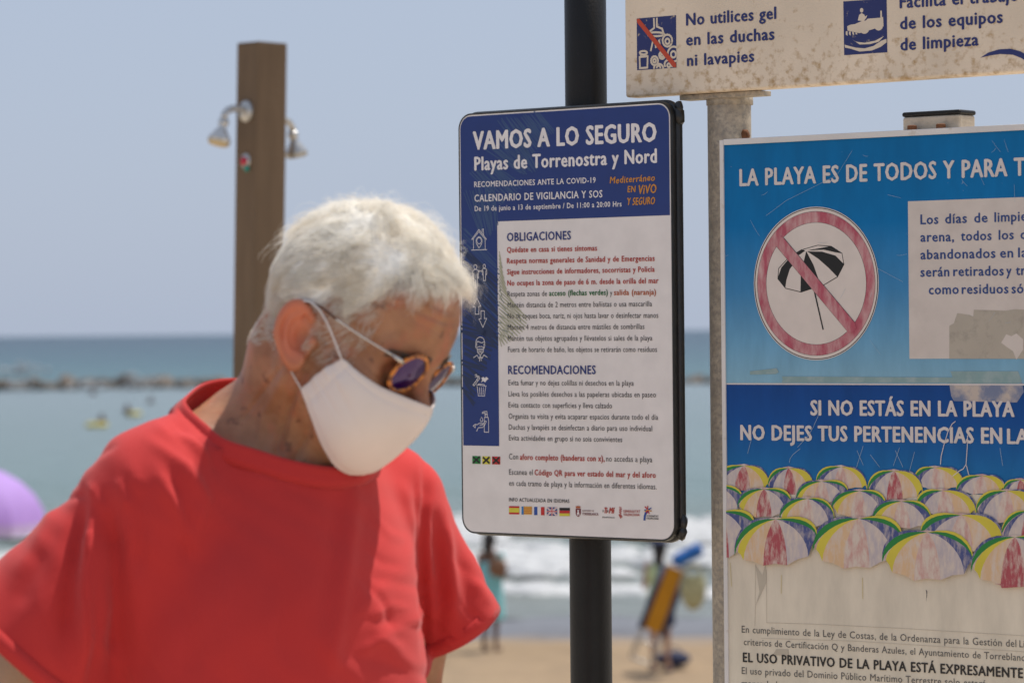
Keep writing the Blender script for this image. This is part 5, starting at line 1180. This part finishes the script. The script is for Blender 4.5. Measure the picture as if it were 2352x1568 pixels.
def strands(name, roots, norms, ab, length, rad, seed, wild=0.0, lift=.35, nseg=7):
    rs = np.random.RandomState(seed); M_ = len(roots)
    p = roots.copy(); f, l_, u = roots.T
    frontw = np.clip((f-.020)/.05, 0, 1)*np.clip((u-.06)/.04, 0, 1); topw = np.clip((u-.095)/.035, 0, 1)
    backw = np.clip((-f-.05)/.04, 0, 1)
    sgn = np.sign(l_)
    d = np.zeros((M_, 3))
    d[:, 0] = -.70; d[:, 2] = -.72                       # sides: combed back and down
    d += backw[:, None]*np.array([.45, 0, -.3])
    d = d*(1-topw)[:, None]+topw[:, None]*np.array([.75, -.35, .12])
    d = d*(1-frontw)[:, None]+frontw[:, None]*np.array([.80, -.45, -.02])
    sw = np.sin(f*45+l_*28+1.3)*.35+np.sin(u*60-f*30)*.3
    d[:, 1] += sw*(.25+.6*topw); d[:, 0] += .25*np.sin(l_*70+u*30)*topw
    d += rs.normal(0, .10+wild, (M_, 3)); d += .75*topw[:, None]*np.stack([np.sin(l_*150+f*60), np.cos(f*130+l_*40), 0*f], 1)
    L = length*(.35+.65*np.clip(ab/.05, 0, 1))*rs.uniform(.65, 1.25, M_)
    c = np.array([-.004, 0, .045]); rr_ = np.array([.100, .079, .095])
    k0 = np.linalg.norm((roots-c)/rr_, axis=1)
    P_ = [p]; lf = lift*(1+.8*topw+.5*frontw)*rs.uniform(.4, 1.5, M_)
    gw = np.array([hF[2], hL[2], hU[2]])*-1.0             # world down, in head axes
    cur = rs.normal(0, .10, (M_, 3))
    off = .0015+(.004+.010*topw+.005*frontw)*rs.uniform(.1, 1, M_)+wild*.012*rs.rand(M_)
    for i in range(nseg):
        t = (i+1)/nseg
        q = (p-c)/rr_; k = np.linalg.norm(q, axis=1); nn = (p-c)/rr_**2; nn /= np.linalg.norm(nn, axis=1)[:, None]
        dd = d-nn*(np.sum(d*nn, 1))[:, None]
        dd /= np.linalg.norm(dd, axis=1)[:, None]+1e-9
        st = dd+nn*(lf*(1-t*1.25))[:, None]+gw*.22*t+cur*t*3
        st /= np.linalg.norm(st, axis=1)[:, None]
        p = p+st*(L/nseg)[:, None]
        q = (p-c)/rr_; k = np.linalg.norm(q, axis=1); mn = np.maximum(1, np.minimum(k0, 1.5)+.02*t)+off/.09*(.25+.75*min(1, t*2))
        inside = (k < mn) & (q[:, 0] < .93+0*k)
        p = np.where(inside[:, None], c+(p-c)*(mn/k)[:, None], p); P_.append(p)
    P_ = np.stack(P_, 1)                                   # M, nseg+1, 3
    # clumping towards guide strands
    G = rs.choice(M_, max(1, M_//55), replace=False); near = np.zeros(M_, int); best = np.full(M_, 9.0)
    for g in G:
        dd = np.linalg.norm(roots-roots[g], axis=1); mk = dd < best; best[mk] = dd[mk]; near[mk] = g
    w = (np.linspace(0, 1, nseg+1)**1.2)[None, :, None]*rs.uniform(.45, .95, M_)[:, None, None]*(1-wild)
    P_ = P_*(1-w)+(P_[near]+(roots-roots[near])[:, None, :]*.25)*w
    Pw = HO+P_[..., 0:1]*hF+P_[..., 1:2]*hL+P_[..., 2:3]*hU
    T_ = np.gradient(Pw, axis=1); T_ /= np.linalg.norm(T_, axis=2)[..., None]+1e-9
    A = np.cross(T_, rs.normal(0, 1, (M_, 1, 3))); A /= np.linalg.norm(A, axis=2)[..., None]+1e-9; B = np.cross(T_, A)
    rd = rad*rs.uniform(.7, 1.3, (M_, 1))*np.linspace(1, .18, nseg+1)[None, :]
    ring = [Pw+(A*math.cos(2*math.pi*k/3)+B*math.sin(2*math.pi*k/3))*rd[..., None] for k in range(3)]
    V = np.stack(ring, 2).reshape(-1, 3)
    base = (np.arange(M_)*(nseg+1)*3)[:, None, None]+(np.arange(nseg)*3)[None, :, None]+np.arange(3)[None, None, :]
    nx = (np.arange(M_)*(nseg+1)*3)[:, None, None]+(np.arange(nseg)*3)[None, :, None]+((np.arange(3)+1) % 3)[None, None, :]
    Q = np.stack([base, nx, nx+3, base+3], -1).reshape(-1, 4)
    me = npmesh(name, V, Q)
    tone = np.repeat(np.clip(.60+.28*np.sin(near*1.7)+rs.normal(0, .18, M_), 0, 1), (nseg+1)*3).astype(np.float32)
    a = me.attributes.new('tone', 'FLOAT', 'POINT'); a.data.foreach_set('value', tone)
    return worldchild(link(name, me, m_hairw), man)
cand = np.where(okh)[0]
def pick(nn_, seed, cond=None, pw=None):
    rs = np.random.RandomState(seed); c = cand if cond is None else cand[cond[cand]]
    w = np.ones(len(c)) if pw is None else pw[c]; w = w/w.sum()
    return rs.choice(c, nn_, p=w)
i1 = pick(10500, 1); strands('hair', h1[i1], n1[i1], above[i1], .032, .00030, 2, lift=.22)
i2 = pick(3800, 3, cond=(h1[:, 2] > .085)); strands('hair', h1[i2], n1[i2], above[i2], .048, .00030, 4, wild=.16, lift=.5)
i3 = pick(650, 5, cond=(h1[:, 2] > .07)); strands('flyaway_hair', h1[i3], n1[i3], above[i3]+.05, .058, .00026, 6, wild=.55, lift=1.2)
i4 = pick(620, 7, cond=(h1[:, 0] > .040) & (h1[:, 2] > .106)); strands('forelock', h1[i4], n1[i4], above[i4]+.05, .050, .00030, 8, wild=.15, lift=1.0)
# sparse short hairs at the temple, sideburn and brow
tm = (h1[:, 1] < 0) & (h1[:, 0] > .0) & (h1[:, 0] < .055) & (h1[:, 2] > -.012) & (h1[:, 2] < .09) & (np.abs(h1[:, 1]) < .08)
rs = np.random.RandomState(15); c = np.where(tm)[0]; i5 = rs.choice(c, 1100); strands('temple_hair', h1[i5], n1[i5], np.full(1100, .0), .028, .00017, 16, wild=.1, lift=.1, nseg=5)
m_brow = pm('grey_brow_hair', (.10, .075, .055), rough=.6)
def brows(sgb):
    rs = np.random.RandomState(20); mb = MB()
    c = np.where((h1[:, 1]*sgb > .010) & (np.abs(h1[:, 1]) < .056) & (h1[:, 0] > .06) & (np.abs(h1[:, 2]-(.040-.004*(np.abs(h1[:, 1])/.05)**2)) < .0045))[0]
    for i in rs.choice(c, 230):
        p = h1[i]; q = p+n1[i]*.0025+np.array([-.002, .006*np.sign(p[1]), rs.normal(.001, .0012)]); mb.tube([Hw(*p), Hw(*q), Hw(*(q+np.array([-.001, .003*np.sign(p[1]), -.001])))], [.0003, .00025, .0001], 3, cap=False)
    return mb.build('eyebrow', m_brow)
worldchild(brows(-1), man); worldchild(brows(1), man)

# ------- t-shirt
COLP = (.022, -.50, -.02)     # collar plane z = a + b f + c l
SRe = W(62, 1512, 3.50); SLe = W(1050, 1446, 3.74)
axR = (SRe-JR)/np.linalg.norm(SRe-JR); axL = (SLe-JL)/np.linalg.norm(SLe-JL)
hemR = W(95, 1528, 3.5)-W(0, 1490, 3.5); 
def shirt_field(P):
    T = local(P, NO, tF, tL, np.array([0, 0, 1.0])); f, l, z = T
    lean = [f+.03*np.clip(-z, 0, .5), l, z]
    d = ell(lean, (.022, -.018, -.245), (.130, .160, .262))
    hang = cone([f, l*.84, z], (.016, -.030, -.20), (.012, -.038, -.60), .128, .130); d = smin(d, hang, .05)
    d = smin(d, cone(T, (-.012, -.146, -.056), (-.012, .125, -.078), .066, .064), .05)
    d = smin(d, cone(T, (-.022, -.045, .004), (-.014, -.150, -.050), .056, .058), .04)
    d = smin(d, cone(T, (-.020, .045, -.030), (-.014, .140, -.070), .056, .058), .04)
    nk = cone([f-.003, l*.98, z], (.004, -.004, -.12), (-.004, -.008, .10), .102, .072); d = smin(d, nk, .035)
    sR = cone(P, JR, SRe+axR*.03, .070, .098); nh = axR; sR = np.maximum(sR, sum((P[i]-SRe[i])*nh[i] for i in range(3)))
    sL = np.minimum(cone(P, JL, SLe+axL*.02, .060, .052), cone(P, JL, SLe+axL*.02+np.array([-.02, .05, 0]), .055, .05)); sL = smin(sL, cone(P, JL+np.array([-.03, 0, -.04]), SLe+axL*.02+np.array([-.035, .03, 0]), .05, .045), .03)
    sL = np.maximum(sL, sum((P[i]-SLe[i])*axL[i] for i in range(3)))
    d = smin(d, sR, .035); d = smin(d, sL, .022)
    d = np.maximum(d, z-(COLP[0]+COLP[1]*f+COLP[2]*l))
    return np.maximum(d, -(P[2]-.93))
V3, Q3 = nets(shirt_field, (-.76, 3.24, .91), (.05, 4.0, 1.62), .0046)
V3 = relax(V3, Q3, 2, .5)
def onplane(V, O_, nrm, lim, region=None):
    s_ = (V-O_)@nrm; m = np.abs(s_) < lim
    if region is not None: m &= region
    V[m] -= s_[m][:, None]*nrm; return m
t3 = np.stack([(V3-NO)@tF, (V3-NO)@tL, (V3-NO)[:, 2]], -1)
cn = -COLP[1]*tF-COLP[2]*tL+np.array([0, 0, 1.0]); cn /= np.linalg.norm(cn); cO = NO+np.array([0, 0, COLP[0]])
mc = onplane(V3, cO, cn, .0062, (t3[:, 2] > -.06) & (np.abs(t3[:, 1]) < .12))
mR = onplane(V3, SRe, axR, .0062, np.linalg.norm(V3-SRe, axis=1) < .115)
mL = onplane(V3, SLe, axL, .0062, np.linalg.norm(V3-SLe, axis=1) < .14)
mbm = onplane(V3, np.array([0, 0, .93]), np.array([0, 0, 1.0]), .0062)
kill = np.zeros(len(Q3), bool)
for m in (mc, mR, mL, mbm): kill |= m[Q3].all(1)
Q3 = Q3[~kill]; used, inv_ = np.unique(Q3, return_inverse=True); V3 = V3[used]; Q3 = inv_.reshape(-1, 4); mc = mc[used]
# boundary loop of the collar, smoothed
N3 = vnormals(V3, Q3)
# folds: creases and ridges of the hanging cloth
FOLDS = [  # points (frame), width px, height m (+ridge, -valley)
 ([(356, 1068), (426, 1202), (445, 1272)], 15, .0050), ([(411, 1048), (465, 1147), (452, 1240)], 14, .0046), ([(198, 1108), (228, 1150), (252, 1190)], 11, .004),
 ([(213, 1138), (200, 1286), (193, 1484), (180, 1575)], 16, .013), ([(296, 1060), (335, 1160), (352, 1290)], 14, .003), ([(268, 1098), (300, 1170)], 11, .0034),
 ([(347, 974), (420, 1008), (490, 1046)], 12, .0036), ([(426, 990), (490, 1068)], 10, .0032), ([(330, 1000), (430, 1075), (500, 1180)], 12, .003),
 ([(205, 1150), (178, 1230), (160, 1340), (150, 1500)], 24, -.011), ([(238, 1150), (262, 1250), (280, 1400), (270, 1575)], 24, -.017), ([(320, 1100), (330, 1200), (315, 1330)], 20, -.005),
 ([(385, 1070), (430, 1190), (428, 1290)], 12, -.0045), ([(380, 980), (440, 1030)], 9, -.0034), ([(395, 960), (470, 1030), (510, 1090)], 9, -.003), ([(270, 1018), (220, 1045), (190, 1080)], 9, -.0032), ([(440, 940), (460, 990), (490, 1030)], 8, -.002),
 ([(100, 1175), (130, 1150), (170, 1140), (205, 1130)], 7, -.0022), ([(120, 1150), (90, 1250), (40, 1330)], 20, .004), ([(100, 1240), (40, 1400)], 22, -.003),
 ([(972, 1050), (984, 1133), (974, 1277), (974, 1500)], 10, -.0075), ([(1018, 1166), (1037, 1315), (1047, 1428)], 13, .0058), ([(1000, 1170), (1012, 1320), (1010, 1470)], 12, -.006), ([(1052, 1240), (1075, 1350), (1085, 1420)], 15, -.004),
 ([(991, 1130), (985, 1250), (988, 1360)], 7, .004), ([(923, 1100), (940, 1190), (944, 1300)], 13, .0034), ([(955, 1080), (962, 1180), (960, 1300)], 9, -.0035), ([(1090, 1330), (1110, 1360), (1125, 1390)], 12, .0025),
 ([(600, 1110), (680, 1122), (760, 1116)], 11, -.0016), ([(560, 1080), (640, 1112), (740, 1122), (800, 1108)], 12, .0022), ([(809, 1087), (812, 1160), (792, 1296), (770, 1440), (752, 1570)], 22, .0055), ([(775, 1130), (768, 1280), (735, 1500)], 26, -.003),
 ([(860, 1190), (900, 1230), (935, 1240)], 9, .0018), ([(830, 1330), (880, 1380), (905, 1440)], 9, -.0022), ([(850, 1420), (900, 1390), (950, 1400)], 8, .002), ([(820, 1500), (870, 1470), (930, 1490)], 9, .0022), ([(840, 1260), (880, 1290), (930, 1300)], 8, -.0015),
 ([(480, 1250), (520, 1400), (530, 1560)], 30, .003), ([(420, 1350), (440, 1480), (430, 1570)], 26, -.003), ([(620, 1250), (640, 1400), (650, 1560)], 34, -.0025)]
X3, Y3 = proj(V3); facing = N3[:, 1] < .25; disp = np.zeros(len(V3))
for pts, w_, h_ in FOLDS:
    pts = np.array(pts, float); best = np.full(len(V3), 1e9); tt = np.zeros(len(V3)); seg = np.linalg.norm(np.diff(pts, axis=0), axis=1); cum = np.concatenate([[0], np.cumsum(seg)])/seg.sum()
    for i in range(len(pts)-1):
        a, b_ = pts[i], pts[i+1]; ab = b_-a; t = np.clip(((X3-a[0])*ab[0]+(Y3-a[1])*ab[1])/(ab@ab), 0, 1)
        dd = np.hypot(X3-a[0]-t*ab[0], Y3-a[1]-t*ab[1]); mk = dd < best; best[mk] = dd[mk]; tt[mk] = cum[i]+t[mk]*(cum[i+1]-cum[i])
    taper = np.clip(np.minimum(tt, 1-tt)*4+.15, 0, 1)
    disp += np.where(facing, h_*np.exp(-(best/w_)**2)*taper, 0)
t3 = np.stack([(V3-NO)@tF, (V3-NO)@tL, (V3-NO)[:, 2]], -1)
disp += .0011*np.sin(t3[:, 1]*48+t3[:, 2]*9+2*np.sin(t3[:, 2]*13))*np.clip(-t3[:, 2]*5, 0, 1)
wx = V3[:, 0]+.02*np.sin(V3[:, 2]*17+V3[:, 0]*9); wz = V3[:, 2]+.015*np.sin(V3[:, 0]*23+1)
low = np.clip((1.46-V3[:, 2])*6, 0, 1)
disp += .0017*low*np.maximum(0, np.sin(wx*120+wz*26+1.5*np.sin(wz*40)))**2*(.5+.5*np.sin(wz*33+wx*21))
rightp = np.clip((X3-780)/80, 0, 1)*np.clip((Y3-1200)/150, 0, 1)
disp += .0022*rightp*np.maximum(0, np.sin(wx*95-wz*105+2*np.sin(wx*37)))**3*(.5+.5*np.sin(wz*61+wx*15))-.0018*rightp*np.maximum(0, np.sin(wx*75+wz*130+1.5*np.sin(wz*29)))**4
disp += .0009*np.sin(V3[:, 0]*95+V3[:, 2]*55+3*np.sin(V3[:, 2]*31))*np.sin(V3[:, 2]*70+V3[:, 0]*20)
nearb = np.zeros(len(V3), bool)
V3 = V3+N3*(disp*np.where(mc, 0, 1))[:, None]
V3 = relax(V3, Q3, 1, .25)
m_shirt = pm('red_jersey', (.54, .038, .036), rough=.85, var=.05, scale=5, bump=.35, bscale=900, spec=.15, sheen=.12, trans=.06)
o = worldchild(link('tshirt', npmesh('tshirt', V3, Q3), m_shirt), man)
sm = o.modifiers.new('cloth_thickness', 'SOLIDIFY'); sm.thickness = .0016; sm.offset = -1
# ribbed collar band: swept along the opening
bm = bmesh.new(); bm.from_mesh(o.data); bm.verts.ensure_lookup_table()
be = [e for e in bm.edges if e.is_boundary and all(abs((np.array(v.co)-cO)@cn) < .004 for v in e.verts) and all(np.linalg.norm(np.array(v.co)-NO) < .2 for v in e.verts)]
adj = {}
for e in be:
    a, b_ = e.verts[0].index, e.verts[1].index; adj.setdefault(a, []).append(b_); adj.setdefault(b_, []).append(a)
loops = []; seen = set()
for s0 in adj:
    if s0 in seen: continue
    lp = [s0]; seen.add(s0)
    while True:
        nxt = [q for q in adj[lp[-1]] if q not in seen]
        if not nxt: break
        lp.append(nxt[0]); seen.add(nxt[0])
    loops.append(lp)
lp = max(loops, key=len); pts = np.array([np.array(bm.verts[i].co) for i in lp]); bm.free()
ctr = pts.mean(0); e1 = tL-cn*(tL@cn); e1 /= np.linalg.norm(e1); e2 = np.cross(cn, e1)
an = np.arctan2((pts-ctr)@e2, (pts-ctr)@e1); rd = np.linalg.norm(pts-ctr, axis=1); o_ = np.argsort(an); an = an[o_]; rd = rd[o_]
NA = 96; A_ = np.linspace(-math.pi, math.pi, NA, endpoint=False)
rr_ = np.interp(A_, np.concatenate([an-2*math.pi, an, an+2*math.pi]), np.tile(rd, 3)); 
for _ in range(6): rr_ = (np.roll(rr_, 1)+2*rr_+np.roll(rr_, -1))/4
prof = [(.0045, -.012), (.0030, -.004), (.0008, .0035), (-.0014, .0075), (-.0034, .0075), (-.0036, .003), (-.0020, -.005), (.0008, -.012)]
VV = []; 
for k in range(NA):
    rad = math.cos(A_[k])*e1+math.sin(A_[k])*e2
    for (dr_, dz) in prof:
        flare = .55*dz if dz < 0 else 0
        VV.append(ctr+rad*(rr_[k]+dr_-flare*.9)+cn*dz)
K = len(prof); QQ = []
for k in range(NA):
    k2 = (k+1) % NA
    for j in range(K): QQ.append((k*K+j, k2*K+j, k2*K+(j+1) % K, k*K+(j+1) % K))
worldchild(link('collar', npmesh('collar', np.array(VV), np.array(QQ)), m_shirt), man)
# hems of both sleeves
def hem(O_, nrm, name):
    bm = bmesh.new(); bm.from_mesh(o.data)
    P_ = np.array([np.array(v.co) for e in bm.edges if e.is_boundary for v in e.verts]); bm.free()
    P_ = P_[(np.abs((P_-O_)@nrm) < .006) & (np.linalg.norm(P_-O_, axis=1) < .15)]
    if len(P_) < 8: return
    c = P_.mean(0); a1 = np.cross(nrm, [0, 0, 1.0]); a1 /= np.linalg.norm(a1); a2 = np.cross(nrm, a1)
    an = np.arctan2((P_-c)@a2, (P_-c)@a1); rd = np.linalg.norm(P_-c, axis=1); s_ = np.argsort(an); an, rd = an[s_], rd[s_]
    A2 = np.linspace(-math.pi, math.pi, 64, endpoint=False); r2 = np.interp(A2, np.concatenate([an-2*math.pi, an, an+2*math.pi]), np.tile(rd, 3))
    for _ in range(3): r2 = (np.roll(r2, 1)+2*r2+np.roll(r2, -1))/4
    VV = [c+(math.cos(a)*a1+math.sin(a)*a2)*(r+dr)+nrm*dz for a, r in zip(A2, r2) for dr, dz in ((.0006, -.016), (.0012, .0015), (-.0014, .0015), (-.0018, -.016))]
    QQ = [(k*4+j, ((k+1) % 64)*4+j, ((k+1) % 64)*4+(j+1) % 4, k*4+(j+1) % 4) for k in range(64) for j in range(4)]
    worldchild(link(name, npmesh(name, np.array(VV), np.array(QQ)), m_shirt), man)
hem(SLe, axL, 'sleeve_hem'); hem(SRe, axR, 'sleeve_hem')

# trousers and shoes, below the frame
m_tr = pm('beige_trousers', (.30, .25, .18), rough=.85, bump=.3, bscale=500); m_shoe = pm('brown_shoe', (.07, .04, .025), rough=.5)
bx, by = NO[0]+.02, NO[1]+.02
def tf(P):
    T = local(P, np.array([bx, by, 0]), tF, tL, np.array([0, 0, 1.0]))
    d = ell(T, (0, 0, .97), (.125, .165, .13))
    for sg in (-1, 1):
        d = smin(d, cone(T, (0, sg*.085, .88), (.02, sg*.10, .48), .098, .078), .03); d = smin(d, cone(T, (.02, sg*.10, .48), (-.01, sg*.11, .09), .078, .070), .02)
    return np.maximum(d, -(P[2]-.07))
V4, Q4 = nets(tf, (bx-.32, by-.32, .04), (bx+.32, by+.32, 1.12), .011)
worldchild(link('trousers', npmesh('trousers', relax(V4, Q4, 1), Q4), m_tr), man)
for sg in (-1, 1):
    def sf(P):
        T = local(P, np.array([bx, by, 0]), tF, tL, np.array([0, 0, 1.0]))
        d = ell(T, (.055, sg*.115, .035), (.145, .047, .042)); d = smin(d, cone(T, (-.02, sg*.11, .05), (-.02, sg*.11, .11), .045, .04), .03); return np.maximum(d, -P[2]+.002)
    V4, Q4 = nets(sf, (bx-.32, by-.32, -.02), (bx+.32, by+.32, .16), .008)
    worldchild(link('shoe', npmesh('shoe', relax(V4, Q4, 1), Q4), m_shoe), man)

# ------------------------------------------------------------------ face mask
m_mask = pm('white_mask_cloth', (.84, .745, .70), rough=.9, var=.03, scale=20, bump=.25, bscale=700, spec=.15, trans=.15)
TOPC = [(.0465, -.0735, .004), (.067, -.068, .001), (.089, -.0555, -.001), (.111, -.030, .000), (.1255, 0, -.001)]
BOTC = [(.0216, -.069, -.0496), (.0447, -.064, -.0676), (.0635, -.051, -.0875), (.0801, -.031, -.104), (.090, -.013, -.107), (.0986, 0, -.1006)]
def bez(pts, s_):
    pts = np.array(pts); x = np.linspace(0, 1, len(pts)); return np.array([np.interp(s_, x, pts[:, i]) for i in range(3)])
SEAM = [(.1255, 0, -.001), (.1280, 0, -.018), (.1255, 0, -.040), (.1180, 0, -.0682), (.1075, 0, -.092), (.0986, 0, -.1006)]
SIDE = [(.0465, -.0735, .004), (.036, -.0735, -.013), (.028, -.072, -.030), (.0216, -.069, -.0496)]
def smooth_curve(pts, n):
    pts = np.array(pts, float); x = np.linspace(0, 1, len(pts)); xs_ = np.linspace(0, 1, n); out = np.stack([np.interp(xs_, x, pts[:, i]) for i in range(3)], 1)
    for _ in range(n//3): out[1:-1] = (out[:-2]+2*out[1:-1]+out[2:])/4
    return out
NS, NT = 60, 54
Tc, Bc, Sc, Dc = smooth_curve(TOPC, NS), smooth_curve(BOTC, NS), smooth_curve(SEAM, NT), smooth_curve(SIDE, NT)
G = np.zeros((NT, NS, 3))
for i in range(NT):
    v = i/(NT-1)
    for j in range(NS):
        u_ = j/(NS-1)
        ruled = (1-v)*Tc[j]+v*Bc[j]+(1-u_)*Dc[i]+u_*Sc[i]-((1-u_)*(1-v)*Tc[0]+u_*(1-v)*Tc[-1]+(1-u_)*v*Bc[0]+u_*v*Bc[-1])
        bul = math.sin(math.pi*u_)**.9*math.sin(math.pi*v)**.8
        G[i, j] = ruled+np.array([.006, -.011, -.001])*bul
        G[i, j] += np.array([-.0004, .0010, 0])*(math.exp(-((v-.085)/.02)**2)+math.exp(-((v-.93)/.02)**2)+math.exp(-((u_-.10)/.02)**2))
        G[i, j] += np.array([-.0006, .0016, 0])*(math.exp(-((v-.30-.35*u_)/.05)**2)*max(0, 1-u_*1.6)+math.exp(-((v-.62+.2*u_)/.04)**2)*max(0, 1-u_*2))
        G[i, j] += np.array([.0, -.0014, 0])*math.sin(u_*9+v*5)*math.sin(v*math.pi)+np.array([0, -.0009, 0])*math.sin(v*22+u_*6)*math.exp(-u_*5)
def sheet(G_, name, parent, m):
    a, b_ = G_.shape[:2]; V = (HO+G_[..., 0:1]*hF+G_[..., 1:2]*hL+G_[..., 2:3]*hU).reshape(-1, 3); i = np.arange(a*b_).reshape(a, b_)
    Q = np.stack([i[:-1, :-1], i[1:, :-1], i[1:, 1:], i[:-1, 1:]], -1).reshape(-1, 4); return link(name, npmesh(name, V, Q), m, None)
mk = empty('face_mask', tuple(Hw(.11, 0, -.04))); tag(mk, 'white cloth face mask over the nose and mouth of the white-haired man', 'face mask')
Gm = G.copy(); Gm[..., 1] *= -1
Gall = np.concatenate([G, Gm[:, ::-1][:, 1:]], 1)
o = worldchild(sheet(Gall, 'mask_cloth', mk, m_mask), mk)
sm = o.modifiers.new('cloth_thickness', 'SOLIDIFY'); sm.thickness = .0018; sm.offset = 0
def hem_tube(curve, name='hem'):
    mb = MB(); mb.tube([Hw(*p) for p in curve], .00115, 8); worldchild(mb.build(name, m_mask, None, True), mk)
for G_ in (G, Gm): hem_tube(G_[0]); hem_tube(G_[:, 0]); hem_tube(G_[-1])
m_el = pm('white_elastic', (.66, .63, .62), rough=.8)
for sg in (-1, 1):
    mb = MB(); pts = [(.046, .0745, .003), (.030, .079, .016), (.012, .082, .029), (-.004, .086, .037), (-.020, .086, .036), (-.030, .080, .022), (-.030, .078, .000), (-.020, .078, -.024), (-.004, .076, -.036), (.010, .073, -.043), (.0216, .070, -.049)]
    pts = smooth_curve([(a, sg*b_, c) for a, b_, c in pts], 40); mb.tube([Hw(*p) for p in pts], .0009, 8, flat=.7); worldchild(mb.build('ear_loop', m_el, None, True), mk)

# ------------------------------------------------------------------ sunglasses
gl = empty('sunglasses', tuple(Hw(.098, 0, .022))); tag(gl, 'round orange tortoiseshell sunglasses with purple lenses on the man', 'sunglasses')
m_tort, n, l, b = newmat('orange_tortoiseshell')
tc = n.new('ShaderNodeTexCoord'); nz = n.new('ShaderNodeTexNoise'); nz.inputs['Scale'].default_value = 160; l.new(tc.outputs['Object'], nz.inputs['Vector'])
cr1 = n.new('ShaderNodeValToRGB'); l.new(nz.outputs['Fac'], cr1.inputs[0]); cr1.color_ramp.elements[0].position = .38; cr1.color_ramp.elements[0].color = (.12, .025, .006, 1); cr1.color_ramp.elements[1].position = .58; cr1.color_ramp.elements[1].color = (.72, .24, .03, 1)
l.new(cr1.outputs[0], b.inputs['Base Color']); b.inputs['Roughness'].default_value = .15; b.inputs['Transmission Weight'].default_value = .15; b.inputs['Subsurface Weight'].default_value = .2; b.inputs['Subsurface Scale'].default_value = .003
m_lens, n, l, b = newmat('purple_mirror_lens'); b.inputs['Base Color'].default_value = (.035, .005, .10, 1); b.inputs['Metallic'].default_value = .5; b.inputs['Roughness'].default_value = .06; b.inputs['Specular IOR Level'].default_value = .8
m_met = pm('silver_temple', (.62, .58, .52), rough=.25, metal=.9); m_tip = pm('brown_temple_tip', (.09, .03, .012), rough=.2)
LC = {}
for sg in (-1, 1):
    c = np.array([.0985, sg*.0345, .0195-.0035*sg]); nr_ = np.array([math.cos(R(9)), sg*math.sin(R(9)), -.10]); nr_ /= np.linalg.norm(nr_)
    s1 = np.cross([0, 0, 1.0], nr_); s1 /= np.linalg.norm(s1); s2 = np.cross(nr_, s1); LC[sg] = (c, nr_, s1, s2)
    rx, ry = .0245, .0225
    mb = MB(); N_ = 48
    ringp = [c+s1*rx*math.cos(2*math.pi*k/N_)+s2*ry*math.sin(2*math.pi*k/N_) for k in range(N_)]
    VV = []; QQ = []
    for k in range(N_):
        rdv = (ringp[k]-c); rdv /= np.linalg.norm(rdv)
        for j in range(8):
            a = 2*math.pi*j/8; VV.append(Hw(*(ringp[k]+rdv*(.0027*math.cos(a))+nr_*.0021*math.sin(a))))
    for k in range(N_):
        for j in range(8): QQ.append((k*8+j, ((k+1) % N_)*8+j, ((k+1) % N_)*8+(j+1) % 8, k*8+(j+1) % 8))
    worldchild(link('rim', npmesh('rim', np.array(VV), np.array(QQ)), m_tort), gl)
    VV = []; QQ = []; NR = 7
    for i in range(NR+1):
        for k in range(N_):
            t = i/NR; p = c+s1*rx*t*math.cos(2*math.pi*k/N_)+s2*ry*t*math.sin(2*math.pi*k/N_)+nr_*(.0022*(1-t*t)); VV.append(Hw(*p))
    for i in range(NR):
        for k in range(N_): QQ.append((i*N_+k, (i+1)*N_+k, (i+1)*N_+(k+1) % N_, i*N_+(k+1) % N_))
    o = link('lens', npmesh('lens', np.array(VV), np.array(QQ)), m_lens); worldchild(o, gl); sm = o.modifiers.new('lens_thickness', 'SOLIDIFY'); sm.thickness = .0018; sm.offset = -1
    # hinge and temple arm
    h0 = c+s1*0+np.array([-.006, sg*.0275, .014])
    mb = MB(); mb.tube([Hw(*(c+np.array([-.001, sg*.022, .012]))), Hw(*(c+np.array([-.003, sg*.0275, .0135]))), Hw(*(h0+np.array([-.005, sg*.0015, 0])))], [.0022, .0026, .0022], 10); worldchild(mb.build('hinge', m_met, None, True), gl)
    mb = MB(); mb.tube([Hw(*p) for p in smooth_curve([h0, (.060, sg*.072, .0355), (.035, sg*.0795, .0355), (.018, sg*.0815, .0357)], 12)], .00125, 8); worldchild(mb.build('temple', m_met, None, True), gl)
    mb = MB(); mb.tube([Hw(*p) for p in smooth_curve([(.020, sg*.0815, .0357), (.000, sg*.083, .037), (-.014, sg*.083, .0345), (-.026, sg*.081, .022), (-.034, sg*.078, .004)], 14)], [.0018]*10+[.0024]*4, 8, flat=.7); worldchild(mb.build('temple_tip', m_tip, None, True), gl)
mb = MB(); mb.tube([Hw(.0965, -.0115, .026), Hw(.0985, -.005, .030), Hw(.0985, .005, .030), Hw(.0965, .0115, .026)], .0022, 10); worldchild(mb.build('bridge', m_tort, None, True), gl)
